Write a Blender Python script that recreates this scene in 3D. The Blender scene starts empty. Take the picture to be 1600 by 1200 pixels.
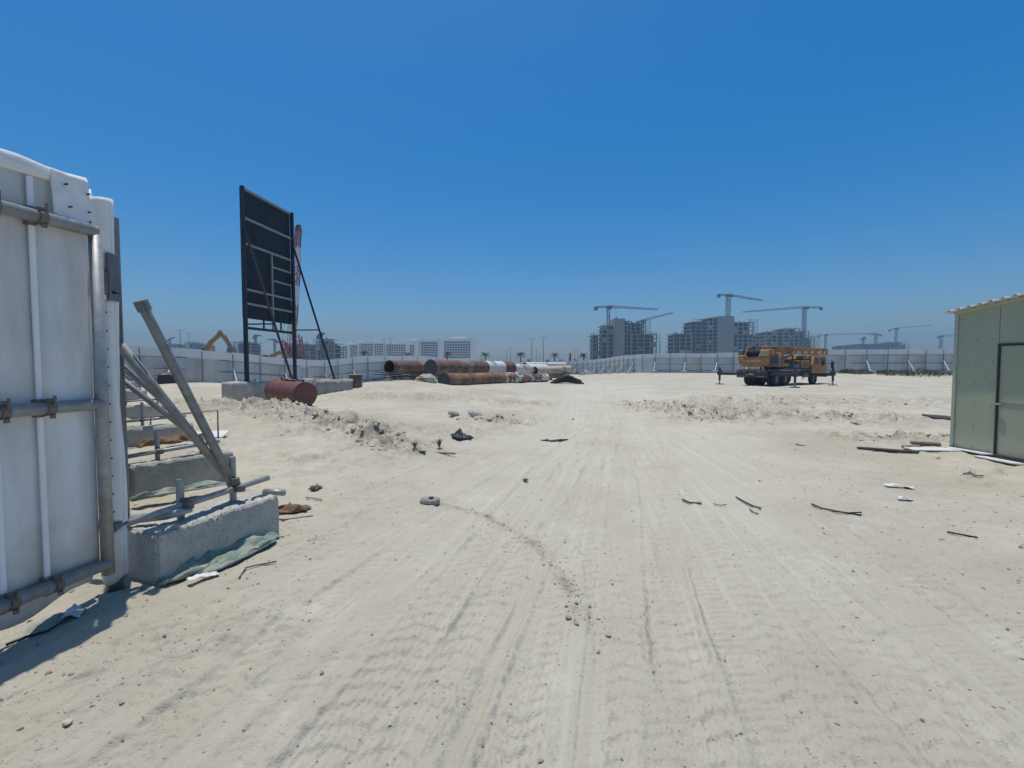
import bpy, math, random
import numpy as np
from mathutils import Vector, Matrix

# ------------------------------------------------------------------ camera, sky, sun, exposure
scene = bpy.context.scene
FOCAL, CAM_H, PITCH = 720.0, 1.8, math.atan(32 / 720.0)      # focal length in pixels of a 1600 px wide frame
cam_data = bpy.data.cameras.new("camera")
cam_data.sensor_width = 36.0
cam_data.lens = 36.0 * FOCAL / 1600.0
cam_data.clip_start, cam_data.clip_end = 0.05, 6000.0
cam = bpy.data.objects.new("camera", cam_data)
scene.collection.objects.link(cam)
cam.location = (0, 0, CAM_H)
cam.rotation_euler = (math.pi / 2 - PITCH, 0, 0)
scene.camera = cam

SHADOW = Vector((0.10, -0.13, -1.0)).normalized()             # the way the sunlight travels
ELEV = math.asin(-SHADOW.z)
world = bpy.data.worlds.new("World")
scene.world = world
world.use_nodes = True
wn = world.node_tree
wn.nodes.clear()
sky = wn.nodes.new("ShaderNodeTexSky")
sky.sky_type = 'NISHITA'
sky.sun_disc = False
sky.sun_elevation = ELEV
sky.sun_rotation = math.atan2(-SHADOW.x, -SHADOW.y)
sky.altitude = 0
sky.air_density = 1.0
sky.dust_density = 1.2
sky.ozone_density = 8.0
grade = wn.nodes.new("ShaderNodeGamma")                       # the phone camera's flat, saturated rendering of the sky
grade.inputs[1].default_value = 0.8
sat = wn.nodes.new("ShaderNodeHueSaturation")
sat.inputs["Saturation"].default_value = 1.55
sat.inputs["Value"].default_value = 1.13
bg = wn.nodes.new("ShaderNodeBackground")
bg.inputs[1].default_value = 0.15
wo = wn.nodes.new("ShaderNodeOutputWorld")
wn.links.new(sky.outputs[0], grade.inputs[0])
wn.links.new(grade.outputs[0], sat.inputs["Color"])
wn.links.new(sat.outputs[0], bg.inputs[0])
wn.links.new(bg.outputs[0], wo.inputs[0])

sun_data = bpy.data.lights.new("sun", 'SUN')
sun_data.energy = 3.9
sun_data.angle = math.radians(0.55)
sun_data.color = (1.0, 0.95, 0.86)
sun = bpy.data.objects.new("sun", sun_data)
scene.collection.objects.link(sun)
sun.rotation_euler = SHADOW.to_track_quat('-Z', 'Y').to_euler()

scene.view_settings.view_transform = 'Standard'
scene.view_settings.look = 'None'
scene.view_settings.exposure = 0.0
scene.view_settings.gamma = 1.0
scene.view_settings.use_curve_mapping = False
scene.render.engine = 'CYCLES'
scene.cycles.max_bounces = 6
scene.cycles.volume_bounces = 0
scene.cycles.use_denoising = True
scene.cycles.use_adaptive_sampling = True
scene.cycles.adaptive_threshold = 0.015

rnd = random.Random(11)
COL = scene.collection

# ------------------------------------------------------------------ helpers
def at(px, py, d):
    """point at horizontal distance d that the photograph shows at pixel (px, py) of 1600 x 1200"""
    cx, cy = (px - 800) / FOCAL, (600 - py) / FOCAL
    dy = math.cos(PITCH) + cy * math.sin(PITCH)
    dz = -math.sin(PITCH) + cy * math.cos(PITCH)
    k = d / dy
    return Vector((cx * k, d, CAM_H + dz * k))

def on_plane(px, py, z=0.0):
    cx, cy = (px - 800) / FOCAL, (600 - py) / FOCAL
    dy = math.cos(PITCH) + cy * math.sin(PITCH)
    dz = -math.sin(PITCH) + cy * math.cos(PITCH)
    k = (z - CAM_H) / dz
    return Vector((cx * k, dy * k, z))

class MB:
    def __init__(self):
        self.v, self.f = [], []
    def add(self, vs, fs):
        o = len(self.v)
        self.v += [tuple(p) for p in vs]
        self.f += [tuple(i + o for i in q) for q in fs]
        return self
    def box(self, c, s, rz=0.0, m=None, bev=0.0):
        hx, hy, hz = s[0] / 2, s[1] / 2, s[2] / 2
        R = m if m is not None else Matrix.Rotation(rz, 3, 'Z')
        c = Vector(c)
        if bev <= 0:
            P = [(x, y, z) for z in (-hz, hz) for y in (-hy, hy) for x in (-hx, hx)]
            F = [(0, 2, 3, 1), (4, 5, 7, 6), (0, 1, 5, 4), (2, 6, 7, 3), (0, 4, 6, 2), (1, 3, 7, 5)]
            return self.add([c + R @ Vector(p) for p in P], F)
        b = min(bev, hx * .9, hy * .9, hz * .9)
        P, idx = [], {}
        for sx in (-1, 1):
            for sy in (-1, 1):
                for sz in (-1, 1):
                    idx[sx, sy, sz] = len(P)
                    P += [(sx * hx, sy * (hy - b), sz * (hz - b)), (sx * (hx - b), sy * hy, sz * (hz - b)), (sx * (hx - b), sy * (hy - b), sz * hz)]
        F = []
        S = (-1, 1)
        for a, (i, j) in ((0, (1, 2)), (1, (0, 2)), (2, (0, 1))):
            for s_ in S:
                q = []
                for u, w in ((-1, -1), (1, -1), (1, 1), (-1, 1)):
                    k = [0, 0, 0]; k[a] = s_; k[i] = u; k[j] = w
                    q.append(idx[tuple(k)] + a)
                F.append(tuple(q))
        for a in range(3):
            i, j = [k for k in range(3) if k != a]
            for u in S:
                for w in S:
                    k0 = [0, 0, 0]; k0[i] = u; k0[j] = w; k0[a] = -1
                    k1 = list(k0); k1[a] = 1
                    A, B = idx[tuple(k0)], idx[tuple(k1)]
                    F.append((A + i, B + i, B + j, A + j))
        for k in idx.values():
            F.append((k, k + 1, k + 2))
        return self.add([c + R @ Vector(p) for p in P], F)
    def tube(self, p0, p1, r, n=10, r1=None, caps=True):
        return self.sweep([p0, p1], [r, r if r1 is None else r1], n, caps)
    def sweep(self, pts, r, n=8, caps=True):
        pts = [Vector(p) for p in pts]
        if not isinstance(r, (list, tuple)):
            r = [r] * len(pts)
        o = len(self.v)
        up = None
        for k, p in enumerate(pts):
            t = (pts[min(k + 1, len(pts) - 1)] - pts[max(k - 1, 0)])
            t = t.normalized() if t.length > 1e-9 else Vector((0, 0, 1))
            if up is None:
                up = Vector((0, 0, 1)) if abs(t.z) < .95 else Vector((1, 0, 0))
            a = t.cross(up).normalized()
            b = a.cross(t).normalized()
            up = b
            for i in range(n):
                w = 2 * math.pi * i / n
                self.v.append(tuple(p + (a * math.cos(w) + b * math.sin(w)) * r[k]))
        for k in range(len(pts) - 1):
            for i in range(n):
                j = (i + 1) % n
                self.f.append((o + k * n + i, o + k * n + j, o + (k + 1) * n + j, o + (k + 1) * n + i))
        if caps:
            self.f.append(tuple(o + i for i in reversed(range(n))))
            e = o + (len(pts) - 1) * n
            self.f.append(tuple(e + i for i in range(n)))
        return self
    def bar(self, p0, p1, w, h=None, up=(0, 0, 1)):
        p0, p1 = Vector(p0), Vector(p1)
        h = w if h is None else h
        t = p1 - p0
        L = t.length
        t.normalize()
        u = Vector(up)
        if abs(t.dot(u)) > .98:
            u = Vector((1, 0, 0))
        a = t.cross(u).normalized()
        b = a.cross(t)
        m = Matrix((t, a, b)).transposed()
        return self.box((p0 + p1) / 2, (L, w, h), m=m)
    def grid(self, fn, nu, nv):
        vs = [fn(i / nu, j / nv) for j in range(nv + 1) for i in range(nu + 1)]
        fs = [(j * (nu + 1) + i, j * (nu + 1) + i + 1, (j + 1) * (nu + 1) + i + 1, (j + 1) * (nu + 1) + i) for j in range(nv) for i in range(nu)]
        return self.add(vs, fs)
    def prism(self, prof, y0, y1, tr=lambda p: p):
        """profile in x, z extruded along y"""
        n = len(prof)
        vs = [tr(Vector((x, y0, z))) for x, z in prof] + [tr(Vector((x, y1, z))) for x, z in prof]
        fs = [(i, (i + 1) % n, n + (i + 1) % n, n + i) for i in range(n)] + [tuple(reversed(range(n))), tuple(range(n, 2 * n))]
        return self.add(vs, fs)
    def mesh(self, name, mat, smooth=False):
        me = bpy.data.meshes.new(name)
        me.from_pydata(self.v, [], self.f)
        if mat:
            me.materials.append(mat)
        if smooth:
            me.polygons.foreach_set("use_smooth", [True] * len(me.polygons))
        return me
    def build(self, name, mat, parent=None, smooth=False, solid=0.0, sub=0):
        o = bpy.data.objects.new(name, self.mesh(name, mat, smooth))
        COL.objects.link(o)
        if parent is not None:
            set_parent(o, parent)
        if solid:
            md = o.modifiers.new("thickness", 'SOLIDIFY'); md.thickness = solid; md.offset = 0
        if sub:
            md = o.modifiers.new("round", 'SUBSURF'); md.levels = md.render_levels = sub
        return o

def set_parent(o, parent):
    o.parent = parent
    M_ = parent.matrix_basis.copy()
    p = parent.parent
    if p is not None:
        M_ = p.matrix_basis @ parent.matrix_parent_inverse @ M_
    o.matrix_parent_inverse = M_.inverted()

def tag(o, label, cat, group=None, kind=None):
    if label: o["label"] = label
    if cat: o["category"] = cat
    if group: o["group"] = group
    if kind: o["kind"] = kind
    return o

def thing(name, label, cat, loc=(0, 0, 0), group=None, rz=0.0):
    o = bpy.data.objects.new(name, None)
    o.empty_display_size = .2
    COL.objects.link(o)
    o.location = loc
    o.rotation_euler = (0, 0, rz)
    return tag(o, label, cat, group)

def inst(name, me, parent, m):
    """a part that shares mesh data: m places it in the parent's local space"""
    o = bpy.data.objects.new(name, me)
    COL.objects.link(o)
    o.parent = parent
    o.matrix_basis = m
    return o

def place(loc, rz=0.0, scale=(1, 1, 1)):
    return Matrix.LocRotScale(Vector(loc), Matrix.Rotation(rz, 3, 'Z').to_quaternion(), Vector(scale))

def clone(root, label, loc, rz=0.0, scale=(1, 1, 1)):
    r = root.copy(); COL.objects.link(r)
    r.location = loc; r.rotation_euler = (0, 0, rz); r.scale = scale
    r["label"] = label
    for ch in list(root.children):
        c = ch.copy(); COL.objects.link(c); c.parent = r
        for g in list(ch.children):
            d = g.copy(); COL.objects.link(d); d.parent = c
    return r

# ------------------------------------------------------------------ materials
def material(name, col, rough=.8, metal=0.0, var=.12, scale=2.0, bump=0.0, bscale=30.0, second=None, cut=.55, soft=.1, s2=1.2, stretch=(1, 1, 1), detail=6, spec=.5, trans=0.0, coord='Object', pits=0.0, dust=None):
    m = bpy.data.materials.new(name)
    m.use_nodes = True
    nt = m.node_tree
    N, L = nt.nodes, nt.links
    b = N["Principled BSDF"]
    b.inputs["Roughness"].default_value = rough
    b.inputs["Metallic"].default_value = metal
    b.inputs["Specular IOR Level"].default_value = spec
    tc = N.new("ShaderNodeTexCoord")
    mp = N.new("ShaderNodeMapping")
    mp.inputs["Scale"].default_value = stretch
    L.new(tc.outputs[coord], mp.inputs[0])
    n1 = N.new("ShaderNodeTexNoise")
    n1.inputs["Scale"].default_value = scale
    n1.inputs["Detail"].default_value = detail
    n1.inputs["Roughness"].default_value = .6
    L.new(mp.outputs[0], n1.inputs["Vector"])
    mr = N.new("ShaderNodeMapRange")
    mr.inputs[1].default_value, mr.inputs[2].default_value = .25, .75
    L.new(n1.outputs[0], mr.inputs[0])
    mx = N.new("ShaderNodeMix"); mx.data_type = 'RGBA'
    c = np.array(col[:3])
    mx.inputs[6].default_value = (*np.clip(c * (1 - var), 0, 1), 1)
    mx.inputs[7].default_value = (*np.clip(c * (1 + var), 0, 1), 1)
    L.new(mr.outputs[0], mx.inputs[0])
    out = mx.outputs[2]
    if second is not None:
        n2 = N.new("ShaderNodeTexNoise")
        n2.inputs["Scale"].default_value = s2
        n2.inputs["Detail"].default_value = 9
        n2.inputs["Roughness"].default_value = .65
        L.new(mp.outputs[0], n2.inputs["Vector"])
        r2 = N.new("ShaderNodeMapRange")
        r2.inputs[1].default_value, r2.inputs[2].default_value = cut - soft, cut + soft
        L.new(n2.outputs[0], r2.inputs[0])
        m2 = N.new("ShaderNodeMix"); m2.data_type = 'RGBA'
        L.new(r2.outputs[0], m2.inputs[0])
        L.new(out, m2.inputs[6])
        m2.inputs[7].default_value = (*second[:3], 1)
        out = m2.outputs[2]
    if dust is not None:                                       # sand blown and splashed on the lowest part, with a ragged edge
        dc, z0, z1 = dust
        geo = N.new("ShaderNodeNewGeometry")
        sx = N.new("ShaderNodeSeparateXYZ"); L.new(geo.outputs["Position"], sx.inputs[0])
        nd = N.new("ShaderNodeTexNoise"); nd.inputs["Scale"].default_value = 5.0; nd.inputs["Detail"].default_value = 8; nd.inputs["Roughness"].default_value = .7
        L.new(tc.outputs["Object"], nd.inputs["Vector"])
        ad = N.new("ShaderNodeMath"); ad.operation = 'MULTIPLY_ADD'; ad.inputs[1].default_value = -(z1 - z0) * 1.6; L.new(nd.outputs[0], ad.inputs[0]); L.new(sx.outputs[2], ad.inputs[2])
        rd = N.new("ShaderNodeMapRange"); rd.inputs[1].default_value, rd.inputs[2].default_value = z1 - (z1 - z0) * .8, z0 - (z1 - z0) * .8
        rd.inputs[3].default_value, rd.inputs[4].default_value = 0, .75
        L.new(ad.outputs[0], rd.inputs[0])
        md = N.new("ShaderNodeMix"); md.data_type = 'RGBA'; L.new(rd.outputs[0], md.inputs[0]); L.new(out, md.inputs[6]); md.inputs[7].default_value = (*dc, 1)
        out = md.outputs[2]
    L.new(out, b.inputs["Base Color"])
    if bump:
        n3 = N.new("ShaderNodeTexNoise")
        n3.inputs["Scale"].default_value = bscale
        n3.inputs["Detail"].default_value = 8
        n3.inputs["Roughness"].default_value = .65
        L.new(mp.outputs[0], n3.inputs["Vector"])
        bp = N.new("ShaderNodeBump")
        bp.inputs["Strength"].default_value = 1.0
        bp.inputs["Distance"].default_value = bump
        hgt = n3.outputs[0]
        if pits:
            vo = N.new("ShaderNodeTexVoronoi"); vo.inputs["Scale"].default_value = pits; L.new(mp.outputs[0], vo.inputs["Vector"])
            rp = N.new("ShaderNodeMapRange"); rp.inputs[1].default_value, rp.inputs[2].default_value = .10, .22; rp.inputs[3].default_value, rp.inputs[4].default_value = -.9, 0
            L.new(vo.outputs["Distance"], rp.inputs[0])
            sm = N.new("ShaderNodeMath"); sm.operation = 'ADD'; L.new(hgt, sm.inputs[0]); L.new(rp.outputs[0], sm.inputs[1])
            hgt = sm.outputs[0]
        L.new(hgt, bp.inputs["Height"])
        L.new(bp.outputs[0], b.inputs["Normal"])
    if trans:
        t = N.new("ShaderNodeBsdfTranslucent")
        L.new(out, t.inputs[0])
        ms = N.new("ShaderNodeMixShader")
        ms.inputs[0].default_value = trans
        L.new(b.outputs[0], ms.inputs[1]); L.new(t.outputs[0], ms.inputs[2])
        L.new(ms.outputs[0], N["Material Output"].inputs[0])
    return m

MAT = {}
MAT['tarp'] = material('white_tarp', (.80, .815, .83), .5, var=.03, scale=3, bump=.006, bscale=4, trans=.3, second=(.62, .61, .57), cut=.56, soft=.12, s2=2.5, stretch=(1, 1, .22), dust=((.50, .46, .38), .1, .7))
MAT['tarp_wrap'] = material('white_wrap', (.86, .86, .85), .55, var=.05, scale=5, bump=.006, bscale=7, trans=.15, dust=((.50, .46, .38), .05, .5), second=(.70, .68, .62), cut=.68, soft=.1, s2=6)
MAT['batten'] = material('white_batten', (.79, .80, .81), .5, var=.06, scale=6)
MAT['galv'] = material('galvanised_tube', (.33, .345, .345), .5, .35, var=.2, scale=14, bump=.001, bscale=60, second=(.24, .22, .19), cut=.62, soft=.1, s2=9)
MAT['brace'] = material('weathered_tube', (.235, .24, .235), .55, .3, var=.25, scale=12, second=(.19, .16, .13), cut=.6, soft=.1, s2=8)
MAT['galv_dark'] = material('dull_steel', (.16, .17, .175), .55, .4, var=.25, scale=10, second=(.16, .10, .07), cut=.62, soft=.1, s2=7)
MAT['coupler'] = material('rusty_coupler', (.19, .18, .155), .7, .4, var=.35, scale=30, second=(.20, .13, .08), cut=.6, soft=.1, s2=18)
MAT['concrete'] = material('concrete', (.42, .41, .375), .92, var=.2, scale=4, bump=.012, bscale=30, second=(.50, .48, .42), cut=.56, soft=.1, s2=3, pits=28, dust=((.50, .46, .37), .02, .2))
MAT['concrete_old'] = material('weathered_concrete', (.34, .335, .29), .92, var=.25, scale=3, bump=.012, bscale=20, pits=22, second=(.43, .42, .375), cut=.58, soft=.12, s2=2)
MAT['net'] = material('green_net', (.16, .23, .18), .85, var=.35, scale=9, bump=.01, bscale=40, second=(.33, .33, .27), cut=.52, soft=.1, s2=5)
MAT['brown_rag'] = material('brown_sack', (.19, .12, .065), .95, var=.35, scale=18, bump=.02, bscale=30)
MAT['timber'] = material('old_timber', (.20, .165, .125), .9, var=.3, scale=6, bump=.003, bscale=30, stretch=(1, 1, 1))
MAT['timber_dark'] = material('dark_timber', (.055, .045, .04), .9, var=.35, scale=6, bump=.004, bscale=30)
MAT['white_board'] = material('white_board', (.62, .63, .62), .6, var=.08, scale=5, second=(.45, .42, .36), cut=.62, s2=4)
MAT['black'] = material('black_plastic', (.022, .024, .028), .55, var=.3, scale=6, bump=.01, bscale=12)
MAT['rubber'] = material('tyre_rubber', (.03, .03, .03), .85, var=.3, scale=8)
MAT['tank'] = material('red_oxide_paint', (.155, .058, .05), .6, var=.12, scale=3, bump=.002, bscale=20, second=(.21, .12, .095), cut=.68, soft=.1, s2=2.5)
MAT['board_black'] = material('black_sheet', (.02, .029, .042), .7, var=.25, scale=1.2, spec=.2)
MAT['frame_grey'] = material('grey_steel', (.27, .28, .285), .55, .2, var=.2, scale=6)
MAT['frame_black'] = material('black_steel', (.02, .022, .026), .5, .2, var=.2, scale=6)
MAT['rust_red'] = material('rusty_pipe', (.145, .08, .058), .85, var=.4, scale=1.6, bump=.004, bscale=18, second=(.30, .25, .20), cut=.58, soft=.08, s2=.6)
MAT['rust_white'] = material('rusty_white_pipe', (.125, .062, .042), .85, var=.35, scale=1.6, bump=.004, bscale=18, second=(.58, .57, .53), cut=.5, soft=.04, s2=.9)
MAT['plate_grey'] = material('grey_end_plate', (.075, .078, .08), .8, var=.25, scale=3, spec=.2)
MAT['rust_orange'] = material('orange_rust_pipe', (.25, .14, .075), .85, var=.4, scale=1.3, bump=.005, bscale=16, second=(.09, .045, .03), cut=.55, soft=.08, s2=.7)
MAT['pipe_white'] = material('white_pipe', (.62, .62, .58), .7, var=.12, scale=2, second=(.20, .13, .09), cut=.57, soft=.05, s2=.6)
MAT['pipe_cream'] = material('cream_pipe', (.50, .43, .33), .75, var=.2, scale=2, second=(.24, .15, .09), cut=.58, soft=.08, s2=1)
MAT['pipe_dark'] = material('pipe_inside', (.035, .025, .022), .9, var=.3, scale=2)
MAT['dry_twig'] = material('dry_plant', (.16, .135, .08), .9, var=.3, scale=9)
MAT['leaf'] = material('weed_leaf', (.085, .10, .045), .8, var=.35, scale=9, trans=.2)
MAT['palm_leaf'] = material('palm_leaf', (.06, .085, .035), .7, var=.35, scale=2, trans=.15)
MAT['bark'] = material('palm_bark', (.15, .115, .08), .95, var=.3, scale=4, bump=.03, bscale=8)
MAT['stone'] = material('grey_stone', (.34, .305, .245), .95, var=.3, scale=14, bump=.01, bscale=40)
MAT['clod'] = material('sand_clod', (.42, .375, .295), .97, var=.22, scale=6, bump=.01, bscale=40)
# ------------------------------------------------------------------ ground
def _hash(ix, iy, seed):
    h = (ix.astype(np.int64) * 374761393 + iy.astype(np.int64) * 668265263 + seed * 974711) & 0x7fffffff
    h = ((h ^ (h >> 13)) * 1274126177) & 0x7fffffff
    return ((h ^ (h >> 16)) & 0xffff) / 65535.0

def vnoise(x, y, seed):
    x0, y0 = np.floor(x), np.floor(y)
    fx, fy = x - x0, y - y0
    fx, fy = fx * fx * fx * (fx * (fx * 6 - 15) + 10), fy * fy * fy * (fy * (fy * 6 - 15) + 10)
    a, b = _hash(x0, y0, seed), _hash(x0 + 1, y0, seed)
    c, d = _hash(x0, y0 + 1, seed), _hash(x0 + 1, y0 + 1, seed)
    return (a + (b - a) * fx) * (1 - fy) + (c + (d - c) * fx) * fy - .5

def fbm(x, y, seed, octaves=4, gain=.5):
    s, a = 0.0, 1.0
    for k in range(octaves):
        c, s_ = math.cos(.7 * k + seed), math.sin(.7 * k + seed)
        s = s + a * vnoise((x * c - y * s_) * 2 ** k, (x * s_ + y * c) * 2 ** k, seed * 17 + k)
        a *= gain
    return s

def smooth(a, b, x):
    t = np.clip((x - a) / (b - a), 0, 1)
    return t * t * (3 - 2 * t)

def gauss(x, y, cx, cy, rx, ry, rot=0.0):
    c, s = math.cos(rot), math.sin(rot)
    u, w = (x - cx) * c + (y - cy) * s, -(x - cx) * s + (y - cy) * c
    return np.exp(-(u / rx) ** 2 - (w / ry) ** 2)

# the far hoarding: pixel column, distance, pixel row of its top edge
FENCE = [(165, 40, 541), (220, 41, 541), (300, 42, 546), (350, 43, 550), (420, 46, 557), (490, 50, 563), (530, 54, 560.5), (575, 58, 556.5), (640, 62, 556),
         (676, 66, 558), (705, 80, 563), (760, 95, 565.5), (850, 110, 565.5), (900, 110, 564), (935, 100, 561), (965, 90, 557), (1000, 80, 553.5),
         (1060, 76, 552), (1140, 72, 551), (1220, 66, 548), (1300, 62, 546), (1400, 60, 545), (1490, 60, 545), (1600, 58, 545), (1720, 55, 544)]
FENCE_H = 3.2
fence_pts = [at(*(p[0], p[2], p[1])) for p in FENCE]
_fa = np.array([math.atan2(p.x, p.y) for p in fence_pts])
_fd = np.array([math.hypot(p.x, p.y) for p in fence_pts])
_fz = np.array([p.z - FENCE_H for p in fence_pts])

ROAD_Y = np.array([-5, 1, 2, 5, 8, 14, 25, 40, 59, 100.])
ROAD_X = np.array([-.2, .15, .3, .95, 1.6, 3.1, 5.0, 7.8, 11.5, 20.])
def road_x(y):
    return np.interp(y, ROAD_Y, ROAD_X)

def segment_ridge(x, y, a, b, w):
    ax, ay, bx, by = *a, *b
    L2 = (bx - ax) ** 2 + (by - ay) ** 2
    t = np.clip(((x - ax) * (bx - ax) + (y - ay) * (by - ay)) / L2, 0, 1)
    d2 = (x - ax - t * (bx - ax)) ** 2 + (y - ay - t * (by - ay)) ** 2
    return np.exp(-d2 / (w * w))

CRUMB = [(-.95, 5.85), (-.3, 5.45), (.26, 4.6), (.46, 3.85), (.52, 3.25)]
def crumb_line(x, y, w):
    m = np.zeros_like(x)
    for p, q in zip(CRUMB, CRUMB[1:]):
        m = np.maximum(m, segment_ridge(x, y, p, q, w))
    return m

def rough_mask(x, y):
    m = segment_ridge(x, y, (-8.6, 16.5), (-4.2, 11.6), 1.0) + segment_ridge(x, y, (-4.2, 11.6), (-2.2, 8.8), .55)
    m = m + 1.0 * segment_ridge(x, y, (-12.8, 18.6), (-8.6, 15.9), 1.1) + .42 * segment_ridge(x, y, (-6.0, 15.8), (-1.6, 11.4), 1.0) + .5 * segment_ridge(x, y, (-8.0, 21.5), (1.5, 19.5), .9) + .42 * segment_ridge(x, y, (7, 17.5), (20, 17.0), 1.3)
    m = m + .8 * segment_ridge(x, y, (5.6, 15.0), (11, 13.6), 1.0) + .8 * segment_ridge(x, y, (5.2, 20.5), (6.5, 15.0), 1.0) + .7 * segment_ridge(x, y, (8, 11.2), (11.5, 10.6), .7)
    m = m + .6 * gauss(x, y, -.6, 14.5, 1.3, 1.6) + .20 * gauss(x, y, -1.9, 3.1, .8, .5) + .16 * gauss(x, y, -2.2, 2.6, .5, .5)
    return np.clip(m, 0, 1)

def macro(x, y):
    r, th = np.hypot(x, y), np.arctan2(x, y)
    d, zf = np.interp(th, _fa, _fd), np.interp(th, _fa, _fz)
    z = zf * smooth(.62, .97, r / d)
    z = z + (-.35 - z) * smooth(1.3, 3.0, r / d)
    z = z + .62 * gauss(x, y, -19.5, 28, 5, 8, .3) + .22 * gauss(x, y, -11.0, 17.6, 3.4, 1.8, -.6)
    z = z + .50 * gauss(x, y, -6.6, 27.6, 1.9, 5.0, -.25) + .28 * gauss(x, y, -2.5, 33, 7, 8) + .46 * gauss(x, y, -4.0, 24.0, 4.2, 4.2)
    z = z + .26 * segment_ridge(x, y, (-8.6, 16.5), (-2.4, 9.2), 1.0)
    z = z + .42 * np.exp(-((y - 19) / 3.6) ** 2) * smooth(4.6, 7.5, x - .02 * y) * smooth(27, 15, x)
    z = z + .12 * segment_ridge(x, y, (5.6, 15.0), (12, 13.4), .8)
    z = z + .22 * gauss(x, y, -3.4, 4.5, 1.0, 1.0) * 0
    z = z + 1.5 * gauss(x, y, -47, 74, 13, 10) + 1.4 * gauss(x, y, -47, 95, 16, 8)
    edge = np.abs(x - road_x(y))
    z = z - .06 * np.exp(-(edge / 2.2) ** 2) * smooth(80, 40, r)
    return z

GRID = {}
def ground_z(x, y):
    if not GRID:
        return float(full_height(np.array([float(x)]), np.array([float(y)]))[0][0])
    r, a = math.hypot(x, y + 1.2), math.atan2(x, y + 1.2)
    if abs(a) > math.radians(59.9) or r < .4 or r > 1100:
        return float(full_height(np.array([float(x)]), np.array([float(y)]))[0][0])
    i = int(np.searchsorted(GRID['r'], r)) - 1
    f = (a + math.radians(60)) / GRID['da']; j = int(f); f -= j
    g = (r - GRID['r'][i]) / (GRID['r'][i + 1] - GRID['r'][i])
    Z = GRID['z']
    return float((Z[i, j] * (1 - f) + Z[i, j + 1] * f) * (1 - g) + (Z[i + 1, j] * (1 - f) + Z[i + 1, j + 1] * f) * g)

def mid_relief(x, y):
    off = smooth(1.8, 3.6, np.abs(x - road_x(y)))
    r = np.hypot(x, y)
    return (.035 * fbm(x * .35, y * .35, 3, 3) + .02 * fbm(x * 1.1, y * 1.1, 5, 3)) * (.35 + .65 * off) * smooth(250, 60, r)

# wheel tracks: sideways offset from the road line near and far, wobble, half width, depth, lug pitch, lug angle, lug depth
TRACKS = []
_tr = random.Random(5)
for base_near, base_far, hw, dep, pitch, ang, lug in [
        (-2.05, -1.1, .13, .020, .11, 1.3, .010), (-.35, -.2, .13, .022, .11, -1.3, .012),
        (-1.25, -.9, .17, .024, .15, .9, .015), (.62, .75, .17, .022, .15, -.9, .014),
        (-.85, -.55, .11, .018, .07, .3, .008), (.95, 1.0, .11, .020, .07, .3, .009),
        (.25, -1.35, .15, .020, .13, 1.1, .012), (2.0, .35, .15, .022, .13, -1.1, .012),
        (1.45, .1, .13, .02, .10, .6, .010), (2.75, 1.65, .13, .02, .10, .6, .010),
        (-1.65, .6, .12, .016, .09, 1.4, .009), (-3.0, -1.6, .14, .018, .12, .8, .008),
        (1.15, 1.5, .16, .018, .14, 1.2, .012), (3.3, 2.3, .13, .02, .10, -.7, .009), (-2.55, -.35, .12, .017, .08, .5, .009), (-1.0, 1.25, .15, .02, .16, 1.0, .013), (1.75, -.75, .14, .02, .12, .9, .012), (2.4, 1.1, .10, .016, .06, .2, .008), (-3.7, -2.1, .13, .016, .11, .7, .008), (3.9, 1.9, .12, .018, .09, -.5, .009), (.45, 1.9, .12, .018, .08, .4, .009), (.05, .3, .06, .014, .06, 0, .004), (-.62, .05, .05, .012, .05, 0, .003)]:
    TRACKS.append((base_near, base_far, _tr.uniform(0, 6), _tr.uniform(.02, .07), _tr.uniform(11, 19), hw, dep, pitch, ang, lug))

def track_relief(x, y):
    """height change and packed-sand mask of the wheel tracks"""
    z = np.zeros_like(x)
    mask = np.zeros_like(x)
    sel = (y > -4) & (y < 62) & (np.abs(x - road_x(y)) < 5.5)
    xs, ys = x[sel], y[sel]
    zz, mm = np.zeros_like(xs), np.zeros_like(xs)
    yy = np.linspace(-5, 63, 700)
    patch = smooth(-.25, .2, fbm(xs * .5, ys * .5, 21, 3))
    for (on, of, ph, wa, wl, hw, dep, pitch, ang, lug) in TRACKS:
        cx = road_x(yy) + on + (of - on) * smooth(1.0, 15.0, yy) + wa * np.sin(yy / wl * 6.28 + ph)
        sl = np.gradient(cx, yy)
        arc = np.concatenate([[0], np.cumsum(np.hypot(np.diff(cx), np.diff(yy)))])
        c, s, a = np.interp(ys, yy, cx), np.interp(ys, yy, sl), np.interp(ys, yy, arc)
        u = (xs - c) / np.sqrt(1 + s * s)
        e = u + .02 * fbm(xs * 3, ys * 3, 31, 2)
        inside = smooth(hw + .018, hw - .018, np.abs(e))
        lip = np.exp(-((np.abs(e) - hw - .035) / .024) ** 2) * (1 + 1.2 * fbm(xs * 16, ys * 16, 33, 2))
        w = .55 + .45 * smooth(-.2, .25, fbm(xs * .4 + ph, ys * .4, 41, 2))
        near = smooth(28, 9, ys)
        chev = np.tanh(3.2 * np.sin(6.283 * (a / pitch + ang * np.abs(u) / hw * .5 + .10 * fbm(xs * 4, ys * 4, 51, 2)))) * .75
        rib = np.cos(6.283 * u / (hw * .55))
        L = 1.5 * lug * near * (chev * (.75 + .25 * rib) * np.clip(1.3 - np.abs(rib), 0, 1))
        zz = zz * (1 - .75 * inside * w) + w * (-.75 * dep * inside + .45 * dep * lip) + inside * w * L
        mm = np.maximum(mm * .8, inside * w)
    z[sel], mask[sel] = zz, mm
    return z, mask

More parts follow.
